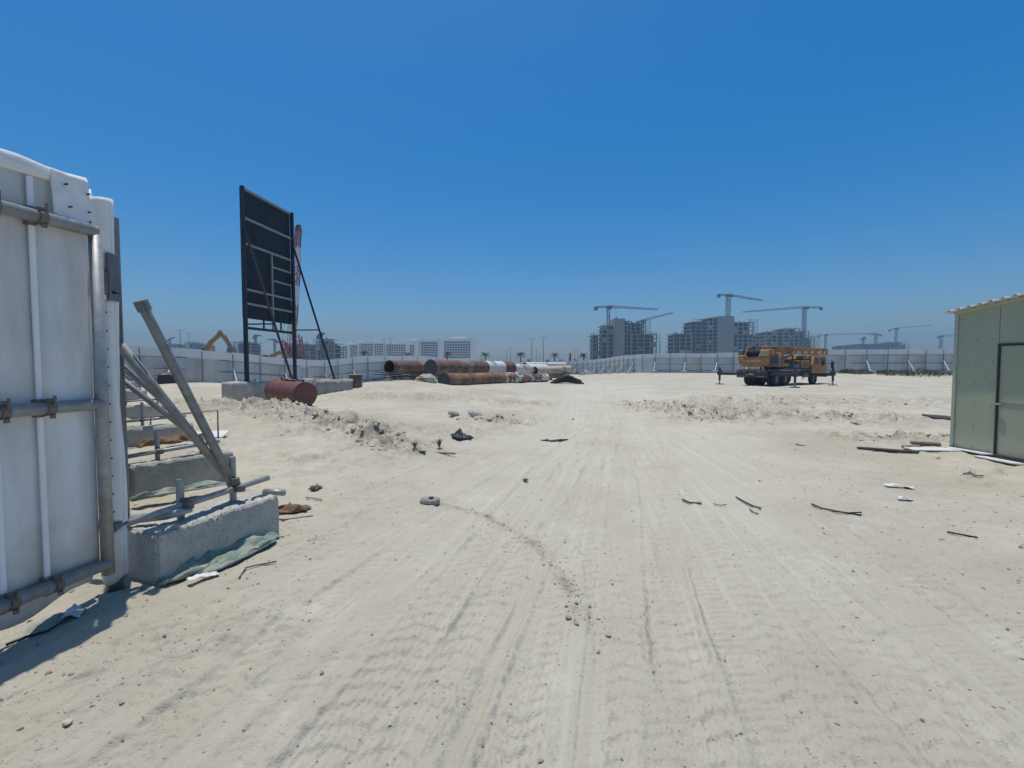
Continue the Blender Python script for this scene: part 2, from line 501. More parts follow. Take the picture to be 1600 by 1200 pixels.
def full_height(x, y):
    dist = np.hypot(x, y)
    rough = rough_mask(x, y)
    off = smooth(1.6, 3.4, np.abs(x - road_x(y)))
    tz, tm = track_relief(x, y)
    z = macro(x, y) + mid_relief(x, y)
    near = smooth(45, 14, dist)
    z += near * (.014 + .014 * off) * fbm(x * 3.1, y * 3.1, 7, 3)
    z += near * .009 * fbm(x * 11, y * 11, 9, 3) * (.3 + .7 * off) + smooth(14, 5, dist) * .004 * fbm(x * 34, y * 34, 19, 2)
    ripple = np.sin(6.283 * (x * .5 + y * 2.3 + .9 * fbm(x * 1.3, y * 1.3, 15, 3)))
    z += near * .0022 * ripple * off
    cl = np.clip(fbm(x * 2.3, y * 2.3, 11, 4, .62), -.1, 1)
    z += rough * smooth(60, 25, dist) * (.36 * cl + .24 * np.clip(fbm(x * 6, y * 6, 12, 3) + .05, 0, 1))
    lump = np.clip(fbm(x * 4.2, y * 4.2, 61, 3) - .12, 0, 1)
    z += near * .05 * lump * (.25 + .75 * off)
    churn = off * smooth(40, 18, dist) * smooth(3, 8, dist) * smooth(-.12, .2, fbm(x * .22, y * .22, 91, 3))
    z += churn * (.16 * np.clip(fbm(x * 1.7, y * 1.7, 93, 4, .6), -.2, .6) + .09 * np.clip(fbm(x * 6, y * 6, 95, 3), 0, 1))
    # foot and drag marks between the tracks
    mark = np.clip(np.abs(fbm(x * 1.6, y * 2.6, 71, 3)) - .03, 0, .06)
    z += near * .12 * mark * (1 - tm)
    lat = (x - road_x(y)) / (1 + 1.3 * smooth(16, 2, y))
    on_road = smooth(2.6, 1.5, np.abs(lat)) * smooth(45, 20, y) * smooth(-3, 0, y)
    st = np.abs(fbm(lat * 11 + 3, y * .09, 81, 4, .7))
    z += on_road * (.018 * (np.clip(st, 0, .22) - .1) + .006 * fbm(lat * 40, y * .25, 83, 2))
    z += .035 * np.clip(fbm(x * 12, y * 12, 85, 2) + .1, 0, 1) * crumb_line(x, y, .08)
    z += tz
    return z, np.clip(tm + .0 * st, 0, 1), np.clip(rough + .9 * crumb_line(x, y, .07), 0, 1)

def build_ground():
    ox, oy = 0.0, -1.2
    front = np.linspace(math.radians(-60), math.radians(60), 900)
    back = np.linspace(math.radians(60), math.radians(300), 62)[1:-1]
    ang = np.concatenate([front, back])
    rr = [0.35]
    while rr[-1] < 1200:
        r = rr[-1]
        k = .05 if r < 2.4 else .0028 if r < 6.5 else .0040 if r < 11 else .0065 if r < 30 else .012 if r < 80 else .05
        rr.append(r * (1 + k))
    rr = np.array(rr)
    nr, na = len(rr), len(ang)
    R, A = np.meshgrid(rr, ang, indexing='ij')
    x, y = (ox + R * np.sin(A)).ravel(), (oy + R * np.cos(A)).ravel()
    z, tm, rough = full_height(x, y)
    dist = np.hypot(x, y)
    GRID.update(r=rr, da=math.radians(120) / 899, z=z.reshape(nr, na))
    verts = np.stack([x, y, z], 1)
    i, j = np.meshgrid(np.arange(nr - 1), np.arange(na), indexing='ij')
    j2 = (j + 1) % na
    quads = np.stack([i * na + j, i * na + j2, (i + 1) * na + j2, (i + 1) * na + j], -1).reshape(-1, 4)[:, ::-1]
    me = bpy.data.meshes.new("ground")
    me.vertices.add(len(verts) + 1)
    verts = np.vstack([verts, [[ox, oy, float(z[:na].mean())]]])
    me.vertices.foreach_set("co", verts.astype(np.float32).ravel())
    c = len(verts) - 1
    k = np.arange(na)
    tris = np.stack([np.full(na, c), (k + 1) % na, k], 1)
    loops = np.concatenate([quads.ravel(), tris.ravel()]).astype(np.int32)
    starts = np.concatenate([np.arange(len(quads)) * 4, len(quads) * 4 + np.arange(na) * 3]).astype(np.int32)
    me.loops.add(len(loops)); me.loops.foreach_set("vertex_index", loops)
    me.polygons.add(len(starts)); me.polygons.foreach_set("loop_start", starts)
    me.polygons.foreach_set("use_smooth", np.ones(len(starts), bool))
    me.update(calc_edges=True)
    a1 = me.attributes.new("packed", 'FLOAT', 'POINT')
    a1.data.foreach_set("value", np.append(tm, 0).astype(np.float32))
    roadm = smooth(4.2, 1.2, np.abs(x - road_x(y) - .2)) * smooth(60, 30, dist)
    a2 = me.attributes.new("road", 'FLOAT', 'POINT')
    a2.data.foreach_set("value", np.append(roadm, 0).astype(np.float32))
    lat = (x - road_x(y)) / (1 + 1.3 * smooth(16, 2, y))
    stv = smooth(.0, .25, np.abs(fbm(lat * 11 + 3, y * .09, 81, 4, .7))) * smooth(2.8, 1.2, np.abs(lat)) * smooth(45, 20, y)
    a4 = me.attributes.new("streak", 'FLOAT', 'POINT')
    a4.data.foreach_set("value", np.append(stv, 0).astype(np.float32))
    a3 = me.attributes.new("clods", 'FLOAT', 'POINT')
    a3.data.foreach_set("value", np.append(rough, 0).astype(np.float32))
    me.validate()
    return me

def sand_material():
    m = bpy.data.materials.new("sand")
    m.use_nodes = True
    nt = m.node_tree; N, L = nt.nodes, nt.links
    b = N["Principled BSDF"]
    b.inputs["Roughness"].default_value = .95
    b.inputs["Specular IOR Level"].default_value = .2
    tc = N.new("ShaderNodeTexCoord")
    def noise(scale, detail=6, rough=.6, vec=None):
        n = N.new("ShaderNodeTexNoise")
        n.inputs["Scale"].default_value = scale; n.inputs["Detail"].default_value = detail; n.inputs["Roughness"].default_value = rough
        L.new(vec or tc.outputs["Object"], n.inputs["Vector"])
        return n.outputs[0]
    def ramp(v, a, c):
        r = N.new("ShaderNodeMapRange"); r.interpolation_type = 'SMOOTHSTEP'
        r.inputs[1].default_value, r.inputs[2].default_value = a, c
        L.new(v, r.inputs[0]); return r.outputs[0]
    def mix(fac, a, c):
        x = N.new("ShaderNodeMix"); x.data_type = 'RGBA'
        if isinstance(fac, float): x.inputs[0].default_value = fac
        else: L.new(fac, x.inputs[0])
        for k, q in ((6, a), (7, c)):
            if isinstance(q, tuple): x.inputs[k].default_value = (*q, 1)
            else: L.new(q, x.inputs[k])
        return x.outputs[2]
    def math_(op, a, c):
        x = N.new("ShaderNodeMath"); x.operation = op
        for k, q in ((0, a), (1, c)):
            if isinstance(q, float): x.inputs[k].default_value = q
            else: L.new(q, x.inputs[k])
        return x.outputs[0]
    def attr(n):
        x = N.new("ShaderNodeAttribute"); x.attribute_name = n; return x.outputs["Fac"]
    col = mix(ramp(noise(.35, 6, .65), .34, .66), (.415, .377, .290), (.51, .475, .385))
    col = mix(math_('MULTIPLY', ramp(noise(1.7, 7, .7), .42, .7), .55), col, (.385, .34, .26))
    col = mix(math_('MULTIPLY', attr("road"), ramp(noise(.6, 6), .25, .6)), col, (.525, .495, .395))
    crust = math_('MULTIPLY', ramp(noise(1.1, 8, .62), .56, .66), ramp(attr("road"), .05, .5))
    col = mix(math_('MULTIPLY', crust, .55), col, (.60, .575, .49))
    col = mix(math_('MULTIPLY', attr("packed"), ramp(noise(.9, 5), .3, .65)), col, (.445, .41, .325))
    col = mix(math_('MULTIPLY', attr("clods"), ramp(noise(3.0, 7, .7), .42, .62)), col, (.265, .232, .175))  # darker churned soil, with the shade among the clods put into the colour too
    col = mix(math_('MULTIPLY', attr("streak"), .45), col, (.435, .40, .32))
    # dark grains and bits of grit
    vor = N.new("ShaderNodeTexVoronoi"); vor.inputs["Scale"].default_value = 14.0
    L.new(tc.outputs["Object"], vor.inputs["Vector"])
    spot = math_('MULTIPLY', ramp(vor.outputs["Distance"], .16, .05), ramp(noise(.8, 4), .5, .72))
    col = mix(math_('MULTIPLY', spot, .7), col, (.20, .18, .15))
    grain = noise(160.0, 3, .7)
    col = mix(math_('MULTIPLY', ramp(grain, .5, .8), .3), col, (.30, .275, .23))
    L.new(col, b.inputs["Base Color"])
    h = math_('ADD', math_('MULTIPLY', noise(9.0, 8, .7), .03), math_('MULTIPLY', noise(70.0, 5, .7), .008))
    bp = N.new("ShaderNodeBump"); bp.inputs["Strength"].default_value = 1.0; bp.inputs["Distance"].default_value = 1.0
    L.new(h, bp.inputs["Height"]); L.new(bp.outputs[0], b.inputs["Normal"])
    return m

MAT['sand'] = sand_material()
ground = bpy.data.objects.new("ground", build_ground())
COL.objects.link(ground)
ground.data.materials.append(MAT['sand'])
tag(ground, None, None, kind="structure")

def G(px, py):
    """ground point under a pixel, found on the built terrain"""
    z = 0.0
    for _ in range(14):
        p = on_plane(px, py, z)
        z = .5 * z + .5 * ground_z(p.x, p.y)
    p = on_plane(px, py, z)
    return Vector((p.x, p.y, ground_z(p.x, p.y)))
def drop(x, y, dz=0.0):
    return Vector((x, y, ground_z(x, y) + dz))
# ------------------------------------------------------------------ gate leaf, post and the braced fence on the left
GA = Vector((-3.13, 3.45, 0)); GD = Vector((-.196, -.98, 0)).normalized(); GN = Vector((.98, -.196, 0)).normalized()
def gp(s, z, n=0.0):
    return GA + GD * s + GN * n + Vector((0, 0, z))
def _h1(ix, iy, seed):
    h = (ix * 374761393 + iy * 668265263 + seed * 974711) & 0x7fffffff
    h = ((h ^ (h >> 13)) * 1274126177) & 0x7fffffff
    return ((h ^ (h >> 16)) & 0xffff) / 65535.0
def nz(x, y, seed, octv=3):
    s, a = 0.0, 1.0
    for k in range(octv):
        px_, py_ = x * 2 ** k, y * 2 ** k
        ix, iy = math.floor(px_), math.floor(py_)
        fx, fy = px_ - ix, py_ - iy
        fx, fy = fx * fx * (3 - 2 * fx), fy * fy * (3 - 2 * fy)
        q = seed * 17 + k
        A, B, C_, D_ = _h1(ix, iy, q), _h1(ix + 1, iy, q), _h1(ix, iy + 1, q), _h1(ix + 1, iy + 1, q)
        s += a * ((A + (B - A) * fx) * (1 - fy) + (C_ + (D_ - C_) * fx) * fy - .5)
        a *= .5
    return s

gate = thing("site_gate", "tall white sheeted gate leaf framed in grey scaffold tube, nearest thing on the left", "gate", drop(GA.x, GA.y))
W_ = 4.0
for k, (s0, s1) in enumerate([(.015, .36), (.36, 1.35), (1.35, 2.6), (2.6, W_)]):
    mb = MB()
    mb.grid(lambda u, v, a=s0, b=s1: gp(a + (b - a) * u, .30 + 2.81 * v, .016 * math.sin(math.pi * u) * math.sin(5 * v + a * 7) + .016 * nz((a + (b - a) * u) * 3, v * 1.6, 81) + .007 * max(0, 1 - 14 * abs(v - .32 - .22 * u)) + .006 * max(0, 1 - 16 * abs(v - .78 + .3 * u)) + .005 * max(0, 1 - 18 * abs(v - .55 - .05 * u))), 22, 70)
    mb.build("sheet", MAT['tarp'], gate, smooth=True, solid=.004)
for s in (.365, .60, 1.35, 1.98, 2.6, 3.3):
    MB().box(gp(s, 1.66, .028), (.035, .02, 2.74), m=Matrix((GD, GN, Vector((0, 0, 1)))).transposed(), bev=.006).build("batten", MAT['batten'], gate)
MB().tube(gp(0, .20, .06), gp(0, 2.80, .06), .041, 16).build("stile", MAT['galv'], gate, smooth=True)
MB().tube(gp(W_, .20, .06), gp(W_, 3.1, .06), .041, 16).build("stile", MAT['galv'], gate, smooth=True)
for z in (2.77, 1.50, .285):
    r = MB().tube(gp(.0, z, .065), gp(W_, z, .065), .043, 16).build("rail", MAT['galv'], gate, smooth=True)
    for s in (.34, .585, 1.35, 2.6):
        c = MB()
        M3 = Matrix((GD, GN, Vector((0, 0, 1)))).transposed()
        c.tube(gp(s - .022, z, .065), gp(s + .022, z, .065), .053, 14)
        c.tube(gp(s + .035, z - .06, .03), gp(s + .035, z + .06, .03), .03, 10)
        c.box(gp(s, z + .055, .085), (.05, .035, .022), m=M3, bev=.004)
        c.tube(gp(s, z + .02, .125), gp(s, z + .085, .125), .009, 6)
        c.tube(gp(s, z - .07, .1), gp(s, z - .045, .1), .016, 6)
        c.build("coupler", MAT['coupler'], gate)
# folded hem along the top, torn flap at the corner
hem = MB()
def hem_pt(u, v):
    s = .01 + (W_ - .02) * u ** 1.6
    a = v * 2 * math.pi
    rad = .022 + .008 * nz(s * 5, v * 2, 83)
    return gp(s, 3.10 + rad * 2.6 * math.sin(a) + .012 * nz(s * 2.5, 0, 84), .012 + rad * .75 * math.cos(a))
hem.grid(hem_pt, 50, 10).build("hem", MAT['tarp_wrap'], gate, smooth=True)
flap = MB()
flap.grid(lambda u, v: gp(.012 + .235 * u * (1 - .35 * v * (1 - u)), 3.135 - (.37 - .06 * u) * v, .034 + .035 * v * v * (1 - u) + .010 * nz(u * 4, v * 4, 85, 2) + .012 * abs(math.sin(5 * u + 3 * v)) * v), 16, 18)
flap.build("torn_flap", MAT['tarp_wrap'], gate, smooth=True, solid=.003)
for s, z in ((.03, 3.03), (.03, 2.90), (.03, 2.83), (.17, 3.05), (.15, 2.90)):
    MB().tube(gp(s, z, .03), gp(s, z, .068), .006, 7).build("screw", MAT['frame_black'], gate)
skirt = MB()
skirt.grid(lambda u, v: gp(.03 + (W_ - .05) * u, .31 - (.21 - .05 * math.exp(-u * 14)) * v + .02 * v * math.sin(u * 40), -.01 - .05 * v * (.5 + .5 * math.sin(u * 30 + 1))), 60, 6)
skirt.build("skirt", MAT['tarp_wrap'], gate, smooth=True, solid=.004)

post = thing("gate_post", "round gate post wrapped in torn white tarp beside the gate leaf", "post", drop(-3.15, 3.59))
PX, PY = -3.15, 3.59
MB().tube((PX, PY, -.1), (PX, PY, 2.62), .055, 16).build("core_tube", MAT['galv_dark'], post, smooth=True)
def wrap(z0, z1, r0, seed, nv, amp=.016):
    mb = MB()
    def f(u, v):
        a = u * 2 * math.pi
        z = z0 + (z1 - z0) * v
        r = r0 + amp * nz(math.cos(a) * 1.2 + 5, z * 1.7 + math.sin(a) * 1.2, seed) + .6 * amp * math.sin(3 * a + z * 1.5)
        return (PX + r * math.cos(a), PY + r * math.sin(a), z + 1.6 * amp * math.sin(2 * a + 1) * (1 if v in (0, 1) else 0))
    return mb.grid(f, 26, nv)
wrap(.52, 2.30, .078, 91, 40).build("lower_wrap", MAT['tarp_wrap'], post, smooth=True, solid=.004)
wrap(.10, .50, .076, 92, 10).build("foot_wrap", MAT['tarp_wrap'], post, smooth=True, solid=.004)
wrap(2.50, 3.06, .068, 93, 14, .003).build("upper_wrap", MAT['tarp_wrap'], post, smooth=True, solid=.004)
MB().sweep([(PX - .09, PY - .0, 2.45), (PX - .088, PY, 2.9), (PX - .08, PY - .005, 3.13)], [.012, .018, .010], 8).build("loose_strip", MAT['batten'], post, smooth=True)
br = MB().box((PX - .01, PY - .05, 2.41), (.19, .12, .17), rz=.2, bev=.012).build("bracket", MAT['galv_dark'], post)
MB().box((PX + .075, PY - .01, 2.46), (.03, .12, .36), rz=.2, bev=.005).build("bracket_plate", MAT['galv_dark'], post)
MB().box((PX - .01, PY - .045, .54), (.19, .11, .055), rz=.2, bev=.008).build("clamp", MAT['galv_dark'], post)
MB().sweep([(PX + .07, PY - .02, 2.33), (PX + .1, PY - .03, 2.345), (PX + .16, PY - .04, 2.335)], [.016, .011, .002], 6).build("wire_end", MAT['frame_black'], post)
for k in range(12):
    z = .65 + k * .14
    MB().tube((PX + .055, PY - .055, z), (PX + .066, PY - .068, z), .006, 6).build("screw", MAT['frame_black'], post)

# the fence line that runs off behind the gate
near_fence = thing("site_hoarding", "white sheet hoarding running back behind the gate leaf on the left", "fence", drop(-3.4, 3.85))
f0, f1 = Vector((-3.36, 3.78, 0)), Vector((-35.3, 39.6, 0))
fd = (f1 - f0).normalized(); flen = (f1 - f0).length
nb = int(flen / 2.4)
sheet_me = MB()
prof = []
for i in range(13):
    sheet_me.v += [(i * .2, .012 if i % 2 else 0, 0), (i * .2, .012 if i % 2 else 0, 1)]
sheet_me.f = [(2 * i, 2 * i + 2, 2 * i + 3, 2 * i + 1) for i in range(12)]
MAT['hoarding'] = material('hoarding_sheet', (.50, .545, .575), .55, var=.06, scale=.6, second=(.42, .44, .45), cut=.62, soft=.12, s2=.8, stretch=(1, 1, .4))
MAT['hoarding_top'] = material('pale_hoarding_sheet', (.66, .68, .68), .55, var=.05, scale=.6, trans=.15)
sheet_low = sheet_me.mesh("sheet", MAT['hoarding'])
sheet_top = sheet_me.mesh("top_sheet", MAT['hoarding_top'])
tube_me = MB().tube((0, 0, 0), (0, 0, 1), .035, 8).mesh("tube", MAT['galv_dark'], True)
def rail_matrix(p, q):
    t = (q - p)
    rot = t.to_track_quat('Z', 'Y')
    return Matrix.LocRotScale(p, rot, Vector((1, 1, t.length)))
inv = near_fence.matrix_basis.inverted() if False else Matrix.Translation(-near_fence.location)
for k in range(nb):
    p, q = f0 + fd * (k * 2.4), f0 + fd * (k * 2.4 + 2.4)
    zp = ground_z(p.x, p.y); zq = ground_z(q.x, q.y)
    rz = math.atan2(fd.y, fd.x)
    inst("sheet", sheet_low, near_fence, inv @ place((p.x, p.y, min(zp, zq) - .05), rz, (1, 1, 3.15)))
    b = p + Vector((.08, .07, 0))
    inst("post", tube_me, near_fence, inv @ place((b.x, b.y, zp - .2), 0, (1, 1, 3.2)))
    for h in (.45, 1.5, 2.65):
        inst("rail", tube_me, near_fence, inv @ rail_matrix(b + Vector((-.03, -.03, zp + h)), q + Vector((.05, .04, zq + h))))

# ------------------------------------------------------------------ concrete blocks with scaffold stubs
import bmesh
def block_mesh(name, L, Wd, H, seed, mat, cell=.045):
    bm = bmesh.new()
    bmesh.ops.create_cube(bm, size=1.0)
    for v in bm.verts:
        v.co = Vector((v.co.x * L, v.co.y * Wd, (v.co.z + .5) * H))
    bmesh.ops.bevel(bm, geom=list(bm.edges), offset=.016, segments=2, affect='EDGES')
    for cuts in range(6):
        es = [e for e in bm.edges if e.calc_length() > cell * 1.6]
        if not es: break
        bmesh.ops.subdivide_edges(bm, edges=es, cuts=1, use_grid_fill=True)
    bmesh.ops.triangulate(bm, faces=[f for f in bm.faces if len(f.verts) > 4])
    bm.normal_update()
    co = np.array([v.co[:] for v in bm.verts])
    n1 = fbm(co[:, 0] * 4 + co[:, 2] * 3, co[:, 1] * 4 - co[:, 2] * 4, seed, 3)
    n2 = np.clip(fbm(co[:, 0] * 22 + co[:, 2] * 17, co[:, 1] * 22 - co[:, 2] * 19, seed + 5, 3) - .08, 0, 1)
    edge = np.minimum(np.abs(H - co[:, 2]) / .1, 1.5) 
    for v, a, b_, e in zip(bm.verts, n1, n2, edge):
        v.co += v.normal * (.005 * a - .085 * b_ * max(.06, 1.0 - e))
    me = bpy.data.meshes.new(name)
    bm.to_mesh(me); bm.free()
    me.materials.append(mat)
    me.polygons.foreach_set("use_smooth", [True] * len(me.polygons))
    return me

ORD = ["nearest", "second", "third", "fourth", "fifth", "sixth", "seventh", "eighth", "ninth"]
blocks = [  # centre x, y, direction, length, stub offsets, stub heights
    ((-2.86, 4.31), (.36, .93), 1.2, (-.25, .26), (.34, .45)),
    ((-4.84, 6.68), (.60, .80), 1.25, (-.27, .28), (.40, .30)),
    ((-7.85, 10.2), (.83, .56), 1.25, (-.29, .29), (.50, .24)),
    ((-12.1, 15.0), (.88, .47), 1.25, (-.4, .42), (.45, .35)),
    ((-16.6, 19.9), (.80, .60), 1.25, (-.4, .4), (.5, .4)),
    ((-20.6, 24.4), (.80, .60), 1.25, (-.4, .4), (.5, .4)),
    ((-24.2, 28.4), (.80, .60), 1.25, (-.4, .4), (.5, .4)),
    ((-28.0, 32.6), (.80, .60), 1.25, (-.4, .4), (.5, .4))]
notes = ["with green net at its foot, nearest the camera", "with a green net strip behind the nearest block", "with rust-brown scrap lying before it",
         "fourth back from the gate", "fifth back from the gate", "sixth back from the gate", "seventh back from the gate", "farthest back along the hoarding"]
brace_ends = {0: ((-3.17, 3.74), 1.95), 1: ((-5.42, 6.12), 1.78)}
couple_me = MB()
couple_me.tube((-.03, 0, 0), (.03, 0, 0), .042, 10).tube((0, -.05, -.03), (0, -.05, .03), .042, 10).box((0, .03, .045), (.04, .05, .02), bev=.004)
couple_me = couple_me.mesh("coupler", MAT['coupler'])
for k, ((bx, by), bd, L, (sa, sb), (ha, hb)) in enumerate(blocks):
    u = Vector((bd[0], bd[1], 0)).normalized()
    z0 = min(ground_z(bx + u.x * t, by + u.y * t) for t in (-.5, 0, .5)) - .05
    H = .46 if k == 0 else .50
    rz = math.atan2(u.y, u.x)
    root = thing("concrete_block", "grey concrete ballast block " + notes[k], "concrete block", (bx, by, z0), "ballast blocks along the hoarding", rz)
    wd = .42 if k < 3 else .45
    inst("block", block_mesh("block", L, wd, H, 100 + k, MAT['concrete' if k != 1 else 'concrete_old'], .022 if k == 0 else .035 if k == 1 else .08), root, Matrix())
    for so, hh in ((sa, ha), (sb, hb)):
        MB_ = MB().tube((so, .03, H - .1), (so, .03, H + hh), .031, 12, caps=False)
        MB_.tube((so, .03, H + hh), (so, .03, H + hh - .06), .027, 12)
        o = bpy.data.objects.new("stub_tube", MB_.mesh("stub_tube", MAT['galv'], False)); COL.objects.link(o); o.parent = root
    c0 = Vector((bx, by, z0 + H))
    side = Vector((-u.y, u.x, 0))
    # level tube clamped across the stubs
    t0 = c0 + u * (-.62 if k else -.72) + side * -.03 + Vector((0, 0, .10)); t1 = c0 + u * (.62 if k == 0 else .5) + side * -.03 + Vector((0, 0, .16))
    tb = thing("scaffold_tube", "level scaffold tube clamped across the stubs of the " + (ORD[k] if k < 7 else "farthest") + " ballast block", "scaffold tube", t0, "level tubes on the ballast blocks")
    MB().tube(t0, t1, .029, 12).build("tube", MAT['galv'], tb, smooth=True)
    for so in (sa, sb):
        p = t0 + (t1 - t0) * ((so + (.62 if k else .72)) / (t1 - t0).length)
        o = bpy.data.objects.new("coupler", couple_me); COL.objects.link(o)
        o.matrix_basis = place(p, rz); set_parent(o, tb)
    # raking brace up to the fence
    foot = c0 + u * (sb + .05) + side * .06 + Vector((0, 0, .12))
    if k in brace_ends:
        (ex, ey), ez = brace_ends[k]
        top = Vector((ex, ey, ez))
    else:
        e = f0 + fd * ((Vector((bx, by, 0)) - f0).dot(fd) - .1)
        top = Vector((e.x + .1, e.y + .09, z0 + 2.1))
    rk = thing("raking_brace", "raking scaffold brace from the " + (ORD[k] if k < 7 else "farthest") + " ballast block up to the " + ("gate post" if k == 0 else "hoarding"), "brace", foot, "raking braces of the hoarding")
    MB().tube(foot, top, .037, 12).build("tube", MAT['brace'], rk, smooth=True)
    o = bpy.data.objects.new("coupler", couple_me); COL.objects.link(o); o.matrix_basis = place(foot + (top - foot) * .03, rz); set_parent(o, rk)

# the loose brace that leans free above the nearest block
p0, p1 = Vector((-2.79, 4.56, .60)), at(221, 474, 3.86)
lb = thing("loose_brace", "loose scaffold tube leaning free with a flattened open end above the nearest block", "brace", p0)
t = (p1 - p0)
mb = MB()
pts = [p0 + t * q for q in (0, .3, .6, .9, 1.0)]
mb.sweep(pts, [.039] * 5, 14)
mb.build("tube", MAT['brace'], lb, smooth=True)
fl = MB().bar(p0 + t * .965, p0 + t * 1.012, .09, .06, up=(0.3, -1, 0)).build("flattened_end", MAT['galv_dark'], lb)
o = bpy.data.objects.new("coupler", couple_me); COL.objects.link(o); o.matrix_basis = place(p0 + t * .02, 1.2); set_parent(o, lb)
sp0 = on_plane(203, 812, .47); sp1 = on_plane(284, 802, .50)
lt = MB().sweep([sp0 + Vector((-.25, -.1, 0)), sp0.lerp(sp1, .7), sp1 + Vector((0, 0, .01)), sp1 + Vector((.05, .06, .005))], [.04, .04, .03, .012], 12).build("short_tube", MAT['galv'], smooth=True)
tag(lt, "short tube with a pinched end lying on the nearest ballast block", "scaffold tube")
a_, b_ = on_plane(413, 768, .30), on_plane(444, 770, .30)
pp = MB().sweep([a_, b_], [.036, .036], 14).build("pipe_offcut", MAT['galv'], smooth=True)
pp.location.z = 0
tag(pp, "short grey pipe offcut poking out behind the nearest ballast block", "pipe")

# ------------------------------------------------------------------ cloth, rag, rods and scraps round the blocks
def cloth(name, label, cat, pts, width, mat, seed, n=40, lift=.02):
    """crumpled strip of cloth that follows ground points"""
    P = [Vector(p) for p in pts]
    def along(u):
        f = u * (len(P) - 1); i = min(int(f), len(P) - 2); return P[i].lerp(P[i + 1], f - i)
    mb = MB()
    def fn(u, v):
        p = along(u); q = along(min(1, u + .02)); w = along(max(0, u - .02))
        t = (q - w).normalized(); s = Vector((-t.y, t.x, 0))
        a = width * (1 - .5 * abs(2 * u - 1) ** 3)
        x, y = (p + s * (v - .5) * a).xy
        h = width * (.6 * abs(nz(u * 5, v * 2.6, seed, 2)) + .10 * math.sin(v * 8 + u * 4 + seed) + .10)
        return (x + width * .3 * nz(u * 4, v * 3, seed + 1), y + width * .3 * nz(u * 4, v * 3, seed + 2), max(ground_z(x, y) + lift, p.z + lift) + max(0, h) * (1 - (2 * v - 1) ** 4) * min(1, 6 * u, 6 * (1 - u)) ** .5)
    mb.grid(fn, n, 14)
    o = mb.build(name, mat, smooth=True, solid=.006)
    return tag(o, label, cat)
def gl(px, py, z=None):
    p = G(px, py); return p
cloth("green_net", "crumpled green shade net along the foot of the nearest ballast block", "netting", [G(250, 914), G(300, 893), G(360, 869), G(438, 839)], .24, MAT['net'], 121, 60)
cloth("green_net", "loose fold of pale green net lying in front of the nearest ballast block", "netting", [G(312, 902), G(355, 882), G(398, 862), G(432, 846)], .13, MAT['net'], 127, 40)
n2 = cloth("green_net", "rolled green net strip lying between the two nearest ballast blocks", "netting", [on_plane(205, 782, .1), on_plane(270, 772, .1), on_plane(360, 757, .1)], .16, MAT['net'], 131)
cloth("brown_sack", "crumpled brown sacking beside the right end of the nearest ballast block", "sack", [G(432, 800), G(455, 800), G(484, 797)], .20, MAT['brown_rag'], 141, 26)
cloth("brown_scrap", "rust-brown scrap sheeting between the second and third ballast blocks", "scrap", [on_plane(215, 700, .15), on_plane(262, 692, .15), on_plane(300, 688, .15)], .35, MAT['brown_rag'], 151, 26)

def rod(name, label, cat, pix, r, mat, lift=.01, group=None):
    pts = []
    for (x, y) in pix:
        p = G(x, y); p.z += r + lift; pts.append(p)
    o = MB().sweep(pts, r, 6).build(name, mat, smooth=True)
    return tag(o, label, cat, group)
rod("bent_wire", "thin rusty bent rod on the sand right of the nearest ballast block", "rod", [(374, 905), (384, 890), (400, 886), (432, 880)], .007, MAT['coupler'])
rod("thin_rod", "thin dark rod lying beside the brown sacking", "rod", [(440, 815), (465, 811), (489, 808)], .007, MAT['galv_dark'])
# thin bar frame standing behind the second block
q0, q1, q2 = on_plane(236, 664, .35), on_plane(340, 676, .0), None
fr = MB().sweep([at(235, 664, 8.6), at(236, 652, 8.6), at(290, 646, 8.8), at(340, 641, 9.1), at(341, 684, 9.1)], .016, 8).build("bar_frame", MAT['galv_dark'])
tag(fr, "thin dark bent bar standing like a low rail by the third ballast block", "rail")
wb_c = G(338, 684)
wb = MB().box((wb_c.x - .25, wb_c.y + .1, wb_c.z + .06), (.75, .6, .03), m=Matrix.Rotation(.3, 3, 'Z') @ Matrix.Rotation(.12, 3, 'X'), bev=.006).build("white_board", MAT['white_board'])
tag(wb, "square white board lying on sand behind the second ballast block", "board")

def flat_scrap(name, label, cat, px, py, size, mat, rz=0.0, tilt=.05, lift=.012, group=None):
    p = G(px, py)
    o = MB().box((0, 0, 0), size, bev=min(size) * .3).build(name, mat)
    o.location = p + Vector((0, 0, size[2] / 2 + lift))
    o.rotation_euler = (tilt, tilt * .6, rz)
    return tag(o, label, cat, group)
def paper(name, label, px, py, L, Wd, rz, mat, seed):
    p = G(px, py)
    mb = MB()
    mb.grid(lambda u, v: ((u - .5) * L, (v - .5) * Wd, .012 + .03 * abs(nz(u * 3, v * 3, seed)) + .015 * math.sin(u * 5)), 12, 8)
    o = mb.build(name, mat, smooth=True, solid=.002)
    o.location = p + Vector((0, 0, .012)); o.rotation_euler = (0, 0, rz)
    return tag(o, label, "paper")
paper("paper_sheet", "pale sheet of paper on the ground under the gate skirt", 116, 962, .10, .16, .5, MAT['white_board'], 161)
paper("white_scrap", "white torn plastic scrap at the foot of the nearest ballast block", 318, 906, .22, .07, .9, MAT['white_board'], 162)
rod("loose_strip", "dark strip of tarp trim trailing on sand under the gate", "strip", [(10, 1012), (40, 1000), (75, 990), (110, 968)], .009, MAT['frame_black'])
